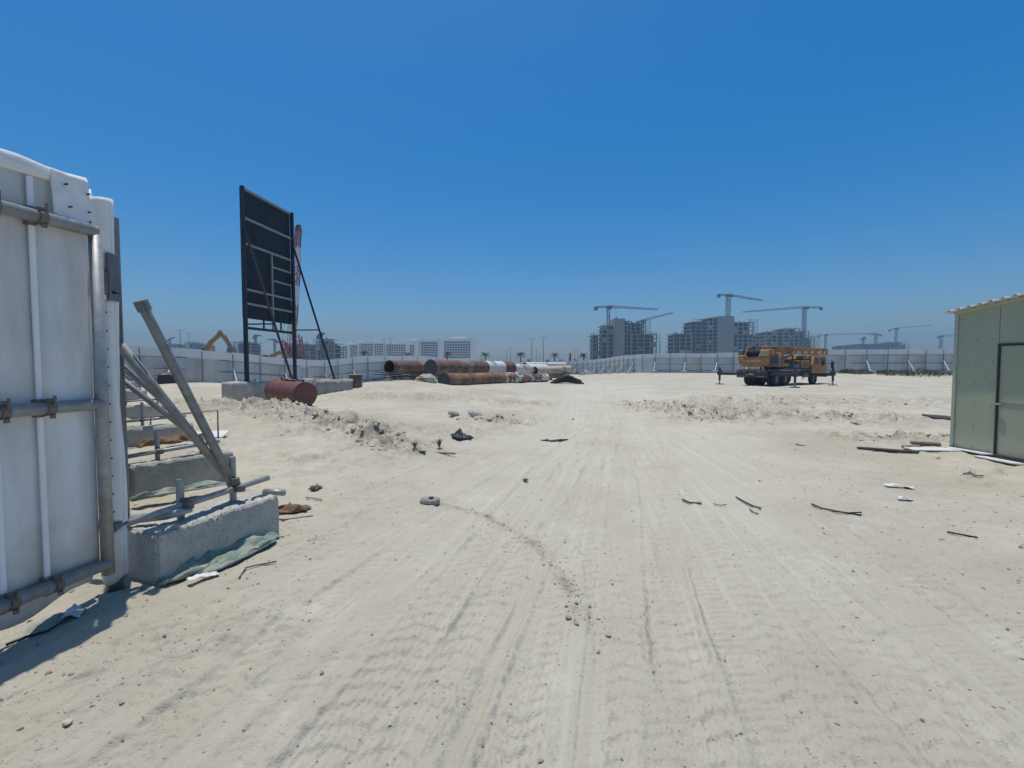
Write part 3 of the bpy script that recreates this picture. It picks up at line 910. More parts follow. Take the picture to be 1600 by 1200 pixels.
# ------------------------------------------------------------------ signboard
MAT['rust_dark'] = material('dark_rusty_steel', (.05, .042, .038), .7, .1, var=.3, scale=4)
d1, d2 = 21.0, 24.7
S1, S2 = at(386, 600, d1), at(461, 590, d2)
S1.z = S2.z = 0
sb_ = (S2 - S1); SWID = sb_.length; sb_.normalize()
sq = Vector((sb_.y, -sb_.x, 0))
base_z = ground_z(S1.x, S1.y)
sign = thing("sign_board", "tall black site signboard seen from behind on two steel posts with raking stays", "signboard", (S1.x, S1.y, base_z))
def sp(a, z, n=0.0):
    return S1 + sb_ * (a * SWID) + sq * n + Vector((0, 0, z))
for a in (0, 1):
    MB().bar(sp(a, .7), sp(a, 9.75), .14, .14, up=sb_).build("post", MAT['frame_black'], sign)
npan = 4
for i in range(npan):
    a0, a1 = i / npan, (i + 1) / npan + .006
    mb = MB()
    nr_ = 10
    for j in range(nr_ + 1):
        a = a0 + (a1 - a0) * j / nr_
        off = (-.12 if j % 2 else -.135) - .012 * (i % 2)
        mb.v += [tuple(sp(a, 3.88, off)), tuple(sp(a, 9.7, off))]
    mb.f = [(2 * j, 2 * j + 2, 2 * j + 3, 2 * j + 1) for j in range(nr_)]
    mb.build("sheet", MAT['board_black'], sign, solid=.01)
for z in (9.68, 8.39, 7.24, 5.18, 4.54):
    MB().bar(sp(.02, z, -.05), sp(.98, z, -.05), .09, .10).build("rail", MAT['frame_grey'], sign)
MB().bar(sp(.02, 3.42, 0), sp(.98, 3.42, 0), .1, .12).build("bottom_rail", MAT['frame_black'], sign)
MB().bar(sp(.55, 7.2, -.05), sp(.55, 3.42, -.05), .08, .08, up=sb_).build("mullion", MAT['frame_grey'], sign)
for z in (6.58, 5.92):
    MB().bar(sp(.56, z, -.06), sp(.98, z, -.06), .07, .08).build("rail", MAT['frame_grey'], sign)
for a in (.36, .72):
    MB().bar(sp(a, 3.9, -.05), sp(a, 3.42, -.05), .06, .06, up=sb_).build("hanger", MAT['frame_black'], sign)
FOOT = 2.25
for a, zt in ((0, 7.9), (1, 8.0)):
    zf = .95
    MB().bar(sp(a, zt, .05), sp(a, zf, FOOT), .075, .075).build("stay", MAT['rust_dark' if a == 0 else 'frame_black'], sign)
    zs = 3.58
    MB().bar(sp(a, zs, .05), sp(a, zs, .05 + (FOOT - .05) * (zt - zs) / (zt - zf)), .06, .06).build("strut", MAT['frame_black'], sign)
for a, n_ in ((0, 0), (1, 0), (0, FOOT), (1, FOOT)):
    MB().box(sp(a, 1.0 if n_ == 0 else .99, n_), (.36, .36, .03), rz=.4).build("base_plate", MAT['frame_black'], sign)
    for sx in (-1, 1):
        MB().sweep([sp(a, .94, n_) + Vector((sx * .3, 0, 0)), sp(a, 1.06, n_) + Vector((sx * .3, 0, 0)), sp(a, 1.09, n_) + Vector((sx * .36, 0, 0)), sp(a, .98, n_) + Vector((sx * .42, 0, 0))], .022, 6).build("lifting_loop", MAT['coupler'], sign)
def footing(name, label, c, size, rz, mat, seed, top):
    zb = ground_z(c.x, c.y) - .15
    o = bpy.data.objects.new(name, block_mesh(name, size[0], size[1], top - zb, seed, mat, .14))
    COL.objects.link(o)
    o.location = (c.x, c.y, zb); o.rotation_euler = (0, 0, rz)
    return tag(o, label, "concrete block", "signboard footing blocks")
footing("footing_block", "pale concrete footing under the signboard's left post", sp(0, 0), (1.5, 1.35, 1), math.atan2(sq.y, sq.x) + .1, MAT['concrete'], 201, .98)
footing("footing_block", "concrete footing behind the red tank under the signboard's right post", sp(1, 0), (1.4, 1.3, 1), math.atan2(sq.y, sq.x), MAT['concrete'], 202, .98)
footing("footing_block", "low concrete footing just behind the red tank at the signboard's first stay", sp(0, 0, FOOT), (1.2, 1.0, 1), math.atan2(sq.y, sq.x), MAT['concrete_old'], 203, .975)
footing("footing_block", "weathered grey concrete footing under the signboard's right stay", sp(1, 0, FOOT), (1.45, 1.25, 1), math.atan2(sq.y, sq.x), MAT['concrete_old'], 204, .975)

c = at(556, 600, 25.5)
rb = thing("rusty_box", "rust-brown steel box beside the signboard's right footing", "box", (c.x, c.y, ground_z(c.x, c.y)))
zb = rb.location.z
MB().box((c.x, c.y, (zb + 1.16) / 2 - .1), (.62, .8, 1.16 - zb + .2), rz=.2, bev=.02).build("shell", MAT['rust_red'], rb)
MB().box((c.x, c.y, 1.175), (.68, .86, .05), rz=.2, bev=.01).build("lid", MAT['galv_dark'], rb)

# ------------------------------------------------------------------ red tank
ta, tbp = Vector((-8.05, 17.9, .60)), Vector((-9.9, 19.35, .66))
tank = thing("fuel_tank", "dull red cylindrical steel tank lying on the sand below the signboard", "tank", drop(-8.8, 18.5))
ax = (tbp - ta).normalized()
R_ = .475
ring = [(0, .0), (-.03, R_ * .6), (-.015, R_ * .93), (.02, R_ * .995)]
pts = [ta + ax * -.035, ta + ax * -.03, ta + ax * -.01, ta + ax * .02, tbp - ax * .02, tbp + ax * .01, tbp + ax * .035]
MB().sweep(pts[1:-1], [R_ * .90, R_ * .985, R_, R_, R_ * .985], 40).build("shell", MAT['tank'], tank, smooth=False)
for p in (ta + ax * .0, tbp):
    MB().sweep([p - ax * .02, p + ax * .02], R_ + .012, 40).build("end_rim", MAT['tank'], tank)
MB().sweep([ta.lerp(tbp, .5) - ax * .01, ta.lerp(tbp, .5) + ax * .01], R_ + .006, 40).build("weld_seam", MAT['tank'], tank)
side_ = ax.cross(Vector((0, 0, 1))).normalized()
for q in (.06, .80):
    p = ta.lerp(tbp, q) + Vector((0, 0, R_ - .02))
    nzl = MB().tube(p, p + Vector((0, 0, .10)), .045, 12).build("nozzle", MAT['tank'], tank)
    MB().tube(p + Vector((0, 0, .10)), p + Vector((0, 0, .125)), .065, 12).build("cap", MAT['galv_dark'], nzl)
MB().bar(ta.lerp(tbp, .3) + Vector((0, 0, R_ + .03)), ta.lerp(tbp, .72) + Vector((0, 0, R_ + .03)), .2, .05).build("top_step", MAT['tank'], tank)
for q in (.07, .9):
    p = ta.lerp(tbp, q)
    MB().box((p.x, p.y, p.z - R_ - .03), (.12, .7, .22), rz=math.atan2(ax.y, ax.x), bev=.01).build("skid", MAT['galv_dark'], tank)

# ------------------------------------------------------------------ black heap, sack and timber
c = G(262, 603)
sk = thing("black_crate", "black plastic crate heaped with scrap on the sand crest behind the blocks", "crate", c)
sc_ = c.y / 29.0
MB().box(c + Vector((.15, 0, .33 * sc_)), (1.0 * sc_, .9, .75 * sc_), rz=.1, bev=.05).build("bin", MAT['black'], sk)
mb = MB()
mb.grid(lambda u, v: (c.x + (-.75 + 1.3 * u) * sc_, c.y - .5 + v, c.z + (.70 * sc_) + .5 * sc_ * abs(nz(u * 3, v * 2, 211)) * math.sin(math.pi * v) - .3 * max(0, .25 - u)), 12, 8)
mb.build("scrap_heap", MAT['black'], sk)
c = G(303, 601)
cloth("pink_sack", "faded pink sack slumped on the sand crest left of the signboard", "sack", [c + Vector((-.5, 0, .1)), c + Vector((0, .1, .25)), c + Vector((.6, 0, .05))], .8, material('pink_sack', (.33, .24, .20), .9, var=.2), 213, 20)
c = G(345, 598)
pale = MB()
pale.box((c.x + .5, c.y, c.z + .1), (2.2, .6, .12), rz=-.1, bev=.02)
tag(pale.build("pale_slab", MAT['white_board']), "pale slab lying against the signboard's left footing", "slab")

c = at(622, 600, 27.5); c.z = ground_z(c.x, c.y)
heap = thing("pallet_heap", "heap of dark broken pallets and planks in front of the big pipes", "pallet heap", c)
pr = random.Random(4)
for k in range(15):
    a = pr.uniform(-.35, .35) + (.0 if k % 3 else 1.2)
    L = pr.uniform(1.4, 2.6) if k % 3 else pr.uniform(.7, 1.1)
    pc = c + Vector((pr.uniform(-.8, .8), pr.uniform(-.4, .4), .10 + .03 * k))
    MB().box(pc, (L, .11, .035), m=Matrix.Rotation(a, 3, 'Z') @ Matrix.Rotation(pr.uniform(-.1, .14), 3, 'Y'), bev=.004).build("plank", MAT['timber_dark' if pr.random() < .6 else 'timber'], heap)
MB().box(c + Vector((-1.25, -.2, .1)), (.5, .1, .05), m=Matrix.Rotation(.5, 3, 'Z') @ Matrix.Rotation(-.1, 3, 'Y')).build("plank", MAT['timber_dark'], heap)
c = at(665, 602, 28.5); c.z = ground_z(c.x, c.y)
def rock(name, label, c, size, mat, seed, group=None, cat="stone"):
    bm = bmesh.new()
    bmesh.ops.create_icosphere(bm, subdivisions=2, radius=.5)
    rr_ = random.Random(seed)
    for v in bm.verts:
        v.co *= 1 + rr_.uniform(-.16, .16)
        v.co = Vector((v.co.x * size[0], v.co.y * size[1], v.co.z * size[2]))
    me = bpy.data.meshes.new(name); bm.to_mesh(me); bm.free(); me.materials.append(mat)
    o = bpy.data.objects.new(name, me); COL.objects.link(o)
    o.location = c; o.rotation_euler = (0, 0, rr_.uniform(0, 6))
    return tag(o, label, cat, group)
rock("sand_heap", "small pale heap of soil between the pallets and the orange pipe", c, (1.5, 1.2, 1.0), MAT['clod'], 5, None, "soil heap")

# ------------------------------------------------------------------ big pipes
def pipe(name, label, a, b, r, mat, collar=None, wall=.05, inner=True, extra=None):
    a, b = Vector(a), Vector(b)
    t = (b - a).normalized()
    root = thing(name, label, "pipe", (a + b) / 2 - Vector((0, 0, r)), "big steel pipes")
    MB().sweep([a + (b - a) * q for q in np.linspace(0, 1, 9)], [r * (1 + .004 * math.sin(7 * q + a.x)) for q in range(9)], 36, caps=False).build("shell", mat, root, smooth=True)
    MB().sweep([a + (b - a) * q for q in (.002, .5, .998)], r - wall, 36, caps=False).build("bore", MAT['pipe_dark'], root, smooth=True)
    for e, s in ((a, 1), (b, -1)):
        rim = MB()
        u = t.cross(Vector((0, 0, 1))).normalized(); w = u.cross(t)
        n = 36
        for i in range(n):
            an = 2 * math.pi * i / n
            dd = u * math.cos(an) + w * math.sin(an)
            rim.v += [tuple(e + dd * r), tuple(e + dd * (r - wall))]
        rim.f = [(2 * i, 2 * ((i + 1) % n), 2 * ((i + 1) % n) + 1, 2 * i + 1) for i in range(n)]
        rim.build("rim", mat, root)
    for q in (collar or []):
        p = a + (b - a) * q
        MB().sweep([p - t * .12, p + t * .12], r + .03, 36).build("collar", MAT['rust_red'], root)
    return root
def pend(px, py, d):
    return at(px, py, d)
A0, A1 = pend(608, 574, 38.5), pend(608, 574, 38.5) + Vector((5.6, 10.2, -.1))
B0, B1 = pend(673, 575, 34), pend(673, 575, 34) + Vector((5.9, 10.1, -.1))
C0 = pend(694, 595.3, 29.7); C1 = C0 + Vector((5.3, 10.7, -.15))
pipe("big_pipe", "dark brown open-ended steel pipe lying farthest left of the pipe stack", A0, A1, .60, MAT['rust_red'])
plate = pipe("big_pipe", "brown steel pipe with white patches and a closed grey end, upper of the stack", B0, B1, .62, MAT['rust_red'], collar=[.96])
tB = (B1 - B0).normalized()
MB().sweep([B0 - tB * .03, B0 + tB * .01], .63, 36).build("end_plate", MAT['plate_grey'], plate)
qb = [B0 + (B1 - B0) * q for q in (.60, .70, .80, .84)]
MB().sweep(qb, .626, 36, caps=False).build("paint_coat", MAT['pipe_white'], plate, smooth=True)
pC = pipe("big_pipe", "orange rusty steel pipe lying on the sand in front of the stack", C0, C1, .50, MAT['rust_orange'])
tC = (C1 - C0).normalized()
MB().sweep([C0 - tC * .03, C0 + tC * .01], .51, 36).build("end_plate", MAT['plate_grey'], pC)
q = C0 + (C1 - C0) * .66
MB().sweep([q, q + tC * 2.6, C1 - tC * .8], [.506, .508, .506], 36, caps=False).build("paint_coat", MAT['rust_white'], pC, smooth=True)
D0 = pend(790, 576.5, 44.8); D1 = D0 + Vector((4.4, 7.2, -.1))
pipe("big_pipe", "white steel pipe with grey streaks lying behind the upper brown pipe", D0, D1, .52, MAT['pipe_white'])
E0 = pend(836, 579, 48.5); E1 = E0 + Vector((4.2, 4.4, .1))
pipe("big_pipe", "cream pipe at the right end of the stack by the black bundle", E0, E1, .42, MAT['pipe_cream'])
F0 = pend(806, 592, 41.4); F1 = F0 + Vector((3.0, 3.6, 0))
pipe("big_pipe", "short blotched pipe lying past the orange pipe's far end", F0, F1, .40, MAT['rust_white'])
H0 = pend(820, 570.5, 52.5); H1 = H0 + Vector((5.2, 6, 0))
pipe("big_pipe", "thin grey-white pipe behind the cream pipe", H0, H1, .33, MAT['pipe_white'])
for (P, Q, qs, r, txt) in ((A0, A1, (.30, .8), .60, "farthest brown pipe"), (B0, B1, (.25, .85), .62, "patched brown pipe"), (D0, D1, (.2, .8), .52, "white pipe"), (E0, E1, (.3, .8), .42, "cream pipe"), (H0, H1, (.3, .8), .33, "thin grey-white pipe")):
    for i, q in enumerate(qs):
        p = P + (Q - P) * q
        zb = ground_z(p.x, p.y)
        h = p.z - r - zb + .03
        t = (Q - P).normalized()
        if h > .02:
            o = MB().box((p.x, p.y, zb + h / 2 - .05), (1.5, .3, h + .1), rz=math.atan2(t.x, -t.y), bev=.02).build("timber_sleeper", MAT['timber'])
            tag(o, ("near" if i == 0 else "far") + " timber sleeper packed under the " + txt, "sleeper", "sleepers under the pipes")

c = at(886, 594, 40.5); c.z = ground_z(c.x, c.y)
bun = thing("black_pipe_bundle", "black sagging bundle of hoses and sheeting right of the pipes", "bundle", c)
pr = random.Random(8)
for k in range(16):
    y = pr.uniform(-.6, .6); z = .1 + .055 * k * pr.uniform(.6, 1)
    w = 1.6 - .05 * k
    s0, s1 = pr.uniform(-w, -w * .6), pr.uniform(w * .6, w)
    MB().sweep([c + Vector((s0, y, z * .6)), c + Vector((s0 * .3 + s1 * .2, y + .1, z + .1)), c + Vector((s1 * .6, y, z * .9)), c + Vector((s1, y + pr.uniform(-.2, .2), z * .5))], pr.uniform(.06, .11), 8).build("hose", MAT['black'], bun, smooth=True)
MB().bar(c + Vector((-1.2, .5, 1.2)), c + Vector((1.5, .6, .75)), .6, .05).build("sheet", MAT['black'], bun)
MB().box(c + Vector((1.75, .3, .95)), (.35, .4, .35), rz=.3, bev=.03).build("white_sack", MAT['white_board'], bun)

# ------------------------------------------------------------------ green shed
SX, SY0, SY1 = 9.25, 9.65, 4.4
zs = min(ground_z(SX, y) for y in (5, 6, 7, 8, 9, 9.6)) 
MAT['shed'] = material('green_panel', (.335, .365, .25), .5, var=.05, scale=1.2, bump=.002, bscale=3, stretch=(1, 1, .3), second=(.37, .39, .275), cut=.6, soft=.2, s2=.7, dust=((.44, .41, .32), .05, .45))
MAT['shed_dark'] = material('dark_gap', (.05, .058, .048), .7)
MAT['shed_trim'] = material('shed_trim', (.38, .42, .33), .45, var=.06)
MAT['roof_sheet'] = material('roof_sheet', (.55, .54, .50), .5, var=.12, scale=3, second=(.33, .28, .22), cut=.62, s2=3)
shed = thing("site_shed", "pale green panel shed with a corrugated roof at the right edge", "shed", (SX, SY0, zs))
TOPF, TOPN = 2.82, 3.42            # eaves height at the far and near end
def top_at(y): return TOPF + (TOPN - TOPF) * (SY0 - y) / (SY0 - SY1)
def wall_panel(y0, y1, z0, z1, x0, th, mat, name, tops=None):
    mb = MB()
    za, zb_ = (z1, z1) if tops is None else tops
    mb.add([(x0, y0, z0), (x0, y1, z0), (x0, y1, zb_), (x0, y0, za), (x0 + th, y0, z0), (x0 + th, y1, z0), (x0 + th, y1, zb_), (x0 + th, y0, za)],
           [(0, 1, 2, 3), (5, 4, 7, 6), (4, 0, 3, 7), (1, 5, 6, 2), (3, 2, 6, 7), (4, 5, 1, 0)])
    return mb.build(name, mat, shed)
DY0, DY1, DTOP = 8.78, 7.55, 2.13
wall_panel(SY0, DY0 + .006, zs + .02, 0, SX, .06, MAT['shed'], "wall_panel", (top_at(SY0), top_at(DY0)))
wall_panel(DY0 - .006, DY1 + .006, DTOP + .05, 0, SX + .001, .06, MAT['shed'], "wall_panel", (top_at(DY0), top_at(DY1)))
for k, (a, b) in enumerate([(DY1, 6.5), (6.5, 5.45), (5.45, SY1)]):
    wall_panel(a - .006, b + .006, zs + .02, 0, SX + .0005 * k, .06, MAT['shed'], "wall_panel", (top_at(a), top_at(b)))
wall_panel(SY0 - .02, SY1, zs + .02, 0, SX + .11, .02, MAT['shed_dark'], "inner_lining", (top_at(SY0) - .02, top_at(SY1) - .02))
dr = wall_panel(DY0 - .035, DY1 + .03, zs + .06, DTOP, SX + .012, .045, MAT['shed'], "door")
for args in (((SX - .012, DY0 - .015, (zs + DTOP) / 2 + .04), (.02, .02, DTOP - zs)), ((SX - .012, (DY0 + DY1) / 2, DTOP + .03), (.02, DY0 - DY1, .03)), ((SX - .012, DY1 + .01, (zs + DTOP) / 2 + .04), (.02, .025, DTOP - zs))):
    MB().box(args[0], args[1]).build("door_seal", MAT['shed_dark'], shed)
for y in (SY0 - .12, SY0 - .45, DY0 + .10):
    for k in range(7):
        z = zs + .12 + k * .43
        if z < top_at(y) - .05:
            MB().tube((SX - .008, y, z), (SX + .002, y, z), .009, 7).build("screw", MAT['galv_dark'], shed)
for z in (.35, 1.1, 1.85):
    MB().box((SX - .012, DY1 + .02, z), (.03, .05, .11), bev=.006).build("hinge", MAT['galv_dark'], dr)
MB().box((SX + .005, (DY0 + DY1) / 2, 1.08), (.012, DY0 - DY1 - .1, .012)).build("door_rib", MAT['shed_trim'], dr)
MB().bar((SX - .004, DY0 + .004, zs + .05), (SX - .004, DY0 + .004, top_at(DY0)), .012, .006, up=(1, 0, 0)).build("panel_joint", MAT['shed_trim'], shed)
hd = MB().box((SX - .03, DY0 - .07, 1.03), (.03, .11, .035), bev=.006).box((SX - .02, DY0 + .03, 1.03), (.02, .07, .03), bev=.004).build("latch", MAT['galv'], None)
set_parent(hd, dr)
MB().box((SX - .006, SY0 - .03, (zs + top_at(SY0)) / 2), (.03, .075, top_at(SY0) - zs), bev=.004).build("corner_trim", MAT['shed_trim'], shed)
MB().box((SX + 1.3, SY0 - .03, (zs + top_at(SY0)) / 2), (2.6, .06, top_at(SY0) - zs - .03)).build("end_wall", MAT['shed'], shed)
MB().box((SX + 1.3, SY1 + .03, (zs + top_at(SY1)) / 2), (2.6, .06, top_at(SY1) - zs - .03)).build("end_wall", MAT['shed'], shed)
MB().box((SX + 2.6, (SY0 + SY1) / 2, 1.4), (.06, SY0 - SY1 - .12, 2.7)).build("back_wall", MAT['shed'], shed)
MB().bar((SX - .02, SY0, top_at(SY0) + .015), (SX - .02, SY1, top_at(SY1) + .015), .05, .05).build("eaves_trim", MAT['shed_trim'], shed)
MB().box((SX - .012, (SY0 + SY1) / 2, zs + .03), (.05, SY0 - SY1, .09)).build("base_channel", MAT['shed_dark'], shed)
rf = MB()
ys = []
y = SY0 + .14
while y > SY1 - .2:
    for dy, dz in ((0, 0), (.10, 0), (.125, .038), (.165, .038), (.19, 0)):
        ys.append((y - dy, dz))
    y -= .21
for (y, dz) in ys:
    z = top_at(y) + .05 + dz
    rf.v += [(SX - .17, y, z), (SX + 2.75, y, z + .02)]
rf.f = [(2 * i, 2 * i + 2, 2 * i + 3, 2 * i + 1) for i in range(len(ys) - 1)]
rf.build("roof", MAT['roof_sheet'], shed, solid=.014)
flat_scrap("foam_sheet", "pale blue-white foam strip lying along the shed wall", "foam sheet", 1512, 706, (.9, .2, .03), MAT['white_board'], 1.45)
flat_scrap("foam_sheet", "pale foam strip lying in front of the shed door", "foam sheet", 1560, 721, (.8, .2, .03), MAT['white_board'], 1.45)

# ------------------------------------------------------------------ truck crane
MAT['crane'] = material('orange_crane_paint', (.40, .19, .055), .6, var=.2, scale=3, second=(.21, .115, .06), cut=.57, soft=.12, s2=1.8, bump=.004, bscale=9)
MAT['crane_pale'] = material('faded_crane_paint', (.42, .29, .16), .6, var=.15, scale=3)
MAT['crane_dark'] = material('dark_chassis', (.035, .037, .042), .65, var=.3, scale=3)
MAT['glass'] = material('dark_glass', (.03, .04, .05), .12, var=.1)
MAT['lamp_red'] = material('red_lamp', (.30, .04, .03), .3)
MAT['blue_drum'] = material('blue_paint', (.05, .10, .20), .5)
CL = Vector((19.2, 36.9, 0)); CL.z = ground_z(21, 38)
RZ = math.atan2(.53, .85)
crane = thing("truck_crane", "orange truck crane parked on outriggers on open sand", "truck crane", CL, None, RZ)
def cp(mb, name, mat, parent=None, smooth=False):
    o = bpy.data.objects.new(name, mb.mesh(name, mat, smooth)); COL.objects.link(o); o.parent = parent or crane
    return o
cp(MB().box((4.7, .42, .92), (9.2, .18, .32)).box((4.7, -.42, .92), (9.2, .18, .32)).box((4.7, 0, .95), (9.0, .7, .2)), "chassis", MAT['crane_dark'])
cp(MB().box((3.4, 0, 1.24), (6.6, 2.46, .22), bev=.03), "deck", MAT['crane_dark'])
cp(MB().box((0, 0, .98), (.16, 2.5, .62), bev=.03), "rear_panel", MAT['crane_dark'])
for y in (-1.05, -.85, -.6, .35, .6, .85, 1.05):
    cp(MB().box((-.09, y, 1.16 if abs(y) > .5 else .9), (.04, .15, .09), bev=.01), "tail_light", MAT['lamp_red' if abs(y) > .8 else 'crane_pale'])
cp(MB().box((-.09, 0, .95), (.03, .42, .14), bev=.01), "number_plate", MAT['crane_pale'])
for y in (-.75, .75):
    cp(MB().box((-.09, y, .78), (.03, .6, .05)), "reflector_strip", MAT['crane_pale'])
for s in (-1, 1):
    cp(MB().box((4.35, s * 1.12, .98), (1.5, .26, .5), bev=.03), "side_locker", MAT['crane_dark'])
    cp(MB().box((2.2, s * 1.14, 1.12), (2.9, .3, .05), bev=.01), "mudguard", MAT['crane_dark'])
    cp(MB().box((6.05, s * 1.12, .85), (.8, .28, .42), bev=.05), "fuel_tank", MAT['galv_dark'])
ty = MB()
def tyre_profile(mb, r, w):
    n = 28
    prof = [(-w / 2, r * .58), (-w / 2, r * .9), (-w * .42, r * .985), (0, r), (w * .42, r * .985), (w / 2, r * .9), (w / 2, r * .58)]
    o = len(mb.v)
    for i in range(n):
        a = 2 * math.pi * i / n
        for y, rr_ in prof:
            mb.v.append((rr_ * math.cos(a), y, rr_ * math.sin(a)))
    m = len(prof)
    for i in range(n):
        for j in range(m - 1):
            k = (i + 1) % n
            mb.f.append((o + i * m + j, o + i * m + j + 1, o + k * m + j + 1, o + k * m + j))
tyre_profile(ty, .52, .30)
tyre_me = ty.mesh("tyre", MAT['rubber'], True)
rim_me = MB().tube((0, -.09, 0), (0, .09, 0), .31, 18).tube((0, -.13, 0), (0, .13, 0), .12, 12).mesh("rim", MAT['galv_dark'])
for x, ys_ in ((1.45, (-1.1, -.76, .76, 1.1)), (2.8, (-1.1, -.76, .76, 1.1)), (7.35, (-1.08, 1.08))):
    for y in ys_:
        w_ = inst("wheel", tyre_me, crane, place((x, y, .52)))
        inst("rim", rim_me, w_, Matrix())
cab = cp(MB().prism([(6.9, .75), (9.55, .75), (9.6, 1.45), (9.3, 2.42), (7.25, 2.42), (6.9, 1.7)], -1.22, 1.22), "cab", MAT['crane'])
for y in (-1.23, 1.23):
    cp(MB().box((8.75, y, 1.98), (.75, .03, .66), bev=.02), "side_window", MAT['glass'], cab)
    cp(MB().box((7.75, y, 2.0), (.7, .03, .55), bev=.02), "side_window", MAT['glass'], cab)
    cp(MB().box((8.2, y, .86), (2.5, .04, .2), bev=.01), "sill_panel", MAT['crane_dark'], cab)
cp(MB().box((8.2, 0, 2.44), (1.9, 2.3, .06), bev=.02), "roof_panel", MAT['crane_pale'], cab)
cp(MB().box((6.86, 0, 1.6), (.06, 2.2, 1.2), bev=.02), "rear_bulkhead", MAT['crane_dark'], cab)
cp(MB().box((9.47, 0, 1.95), (.05, 2.1, .72), m=Matrix.Rotation(-.3, 3, 'Y')), "windscreen", MAT['glass'], cab)
cp(MB().box((8.4, -1.232, 1.25), (1.0, .03, .7), bev=.02), "door", MAT['crane'], cab)
cp(MB().box((9.58, 0, .78), (.2, 2.44, .32), bev=.03), "bumper", MAT['crane_dark'])
cp(MB().sweep([(9.3, -1.2, 2.1), (9.55, -1.55, 2.1), (9.6, -1.6, 2.0)], .02, 6).box((9.62, -1.62, 1.7), (.1, .22, .62), bev=.03), "mirror", MAT['crane_dark'], cab)
hood = cp(MB().box((6.15, -.55, 1.72), (1.35, 1.1, .72), bev=.06), "engine_hood", MAT['crane'])
for k in range(6):
    cp(MB().box((6.15, -1.105, 1.5 + k * .085), (1.0, .02, .03)), "vent_slat", MAT['crane_dark'], hood)
cp(MB().tube((3.2, 0, 1.35), (3.2, 0, 1.58), .75, 24), "slew_ring", MAT['crane_dark'])
cp(MB().box((2.0, 0, 1.66), (3.9, 1.7, .26), bev=.03).box((2.2, -.48, 2.15), (3.2, .10, .9), bev=.02).box((2.2, .48, 2.15), (3.2, .10, .9), bev=.02), "turntable_frame", MAT['crane'])
cw = cp(MB().box((.35, 0, 2.02), (.7, 2.3, .62), bev=.04), "counterweight", MAT['crane'])
cp(MB().box((-.015, 0, 2.02), (.03, 1.5, .2)), "warning_strip", MAT['crane_pale'], cw)
cp(MB().box((.35, 0, 2.34), (.74, 2.2, .05)), "counterweight_cap", MAT['crane_dark'], cw)
for s in (-1, 1):
    cp(MB().prism([(-.1, 2.36), (1.6, 2.36), (1.75, 3.0), (1.2, 3.22), (.35, 3.05)], s * .62 - .04, s * .62 + .04), "winch_side_plate", MAT['crane'])
cp(MB().tube((.45, -.58, 2.7), (.45, .58, 2.7), .24, 18), "winch_drum", MAT['rubber'])
cp(MB().tube((1.05, -.58, 2.62), (1.05, .58, 2.62), .2, 18), "winch_drum", MAT['crane_dark'])
cp(MB().box((.1, -.95, 2.62), (.55, .45, .5), bev=.05), "hydraulic_housing", MAT['crane_pale'])
cp(MB().box((.95, -.92, 2.75), (.7, .4, .34), bev=.03), "valve_cover", MAT['crane'])
cp(MB().box((.2, .95, 2.65), (.6, .4, .55), bev=.05), "air_cleaner", MAT['galv_dark'])
cp(MB().sweep([(-.6, .5, 2.25), (.1, .5, 2.3)], .11, 10).box((-.62, .5, 2.25), (.25, .5, .4), bev=.05), "hook_block", MAT['crane'])
oc = cp(MB().prism([(3.6, 1.62), (5.2, 1.62), (5.25, 2.1), (5.0, 2.62), (3.6, 2.62)], .55, 1.25), "operator_cab", MAT['crane'])
cp(MB().box((4.4, 1.26, 2.2), (1.2, .02, .6)), "cab_window", MAT['glass'], oc)
cp(MB().tube((4.4, -.9, 1.38), (4.4, -.9, 1.75), .26, 14), "drum", MAT['blue_drum'])
cp(MB().box((5.0, -.85, 1.55), (.5, .4, .4), bev=.04), "valve_box", MAT['galv_dark'])
boom = cp(MB().box((4.9, 0, 2.93), (7.0, .56, .60), bev=.03), "boom", MAT['crane'])
for x in (1.9, 3.4, 4.9, 6.4, 7.9):
    cp(MB().box((x, 0, 2.93), (.10, .64, .68), bev=.01), "boom_stiffener", MAT['crane'], boom)
cp(MB().box((4.9, 0, 3.245), (6.8, .4, .02)), "boom_top_plate", MAT['crane_pale'], boom)
cp(MB().box((8.7, 0, 2.88), (1.0, .52, .6), bev=.05), "boom_section", MAT['crane_pale'], boom)
cp(MB().box((9.5, 0, 2.9), (.9, .44, .5), bev=.05), "boom_section", MAT['crane'], boom)
cp(MB().box((10.1, -.2, 2.85), (.75, .05, .62), bev=.02).box((10.1, .2, 2.85), (.75, .05, .62), bev=.02).tube((10.25, -.2, 2.7), (10.25, .2, 2.7), .2, 14).tube((10.2, -.2, 3.1), (10.2, .2, 3.1), .16, 14), "boom_head", MAT['crane'], boom)
cp(MB().tube((3.3, 0, 1.85), (4.9, 0, 2.25), .15, 14).tube((4.9, 0, 2.25), (6.0, 0, 2.55), .10, 14), "lift_cylinder", MAT['galv'])
cp(MB().box((2.6, -.33, 2.98), (.5, .05, .2)), "data_plate", MAT['crane_dark'], boom)
jib = MB()
for (y, z) in ((-.46, 2.62), (-.46, 3.12), (-.86, 2.62), (-.86, 3.12)):
    jib.bar((4.6, y, z), (10.3, y, z), .06)
n = 10
for i in range(n):
    x0, x1 = 4.6 + 5.7 * i / n, 4.6 + 5.7 * (i + 1) / n
    for y in (-.46, -.86):
        jib.bar((x0, y, 2.62 if i % 2 else 3.12), (x1, y, 3.12 if i % 2 else 2.62), .04)
        jib.bar((x0, y, 2.62), (x0, y, 3.12), .035)
    for z in (2.62, 3.12):
        jib.bar((x0, -.46, z), (x1, -.86, z), .035)
cp(jib, "lattice_jib", MAT['crane_pale'])
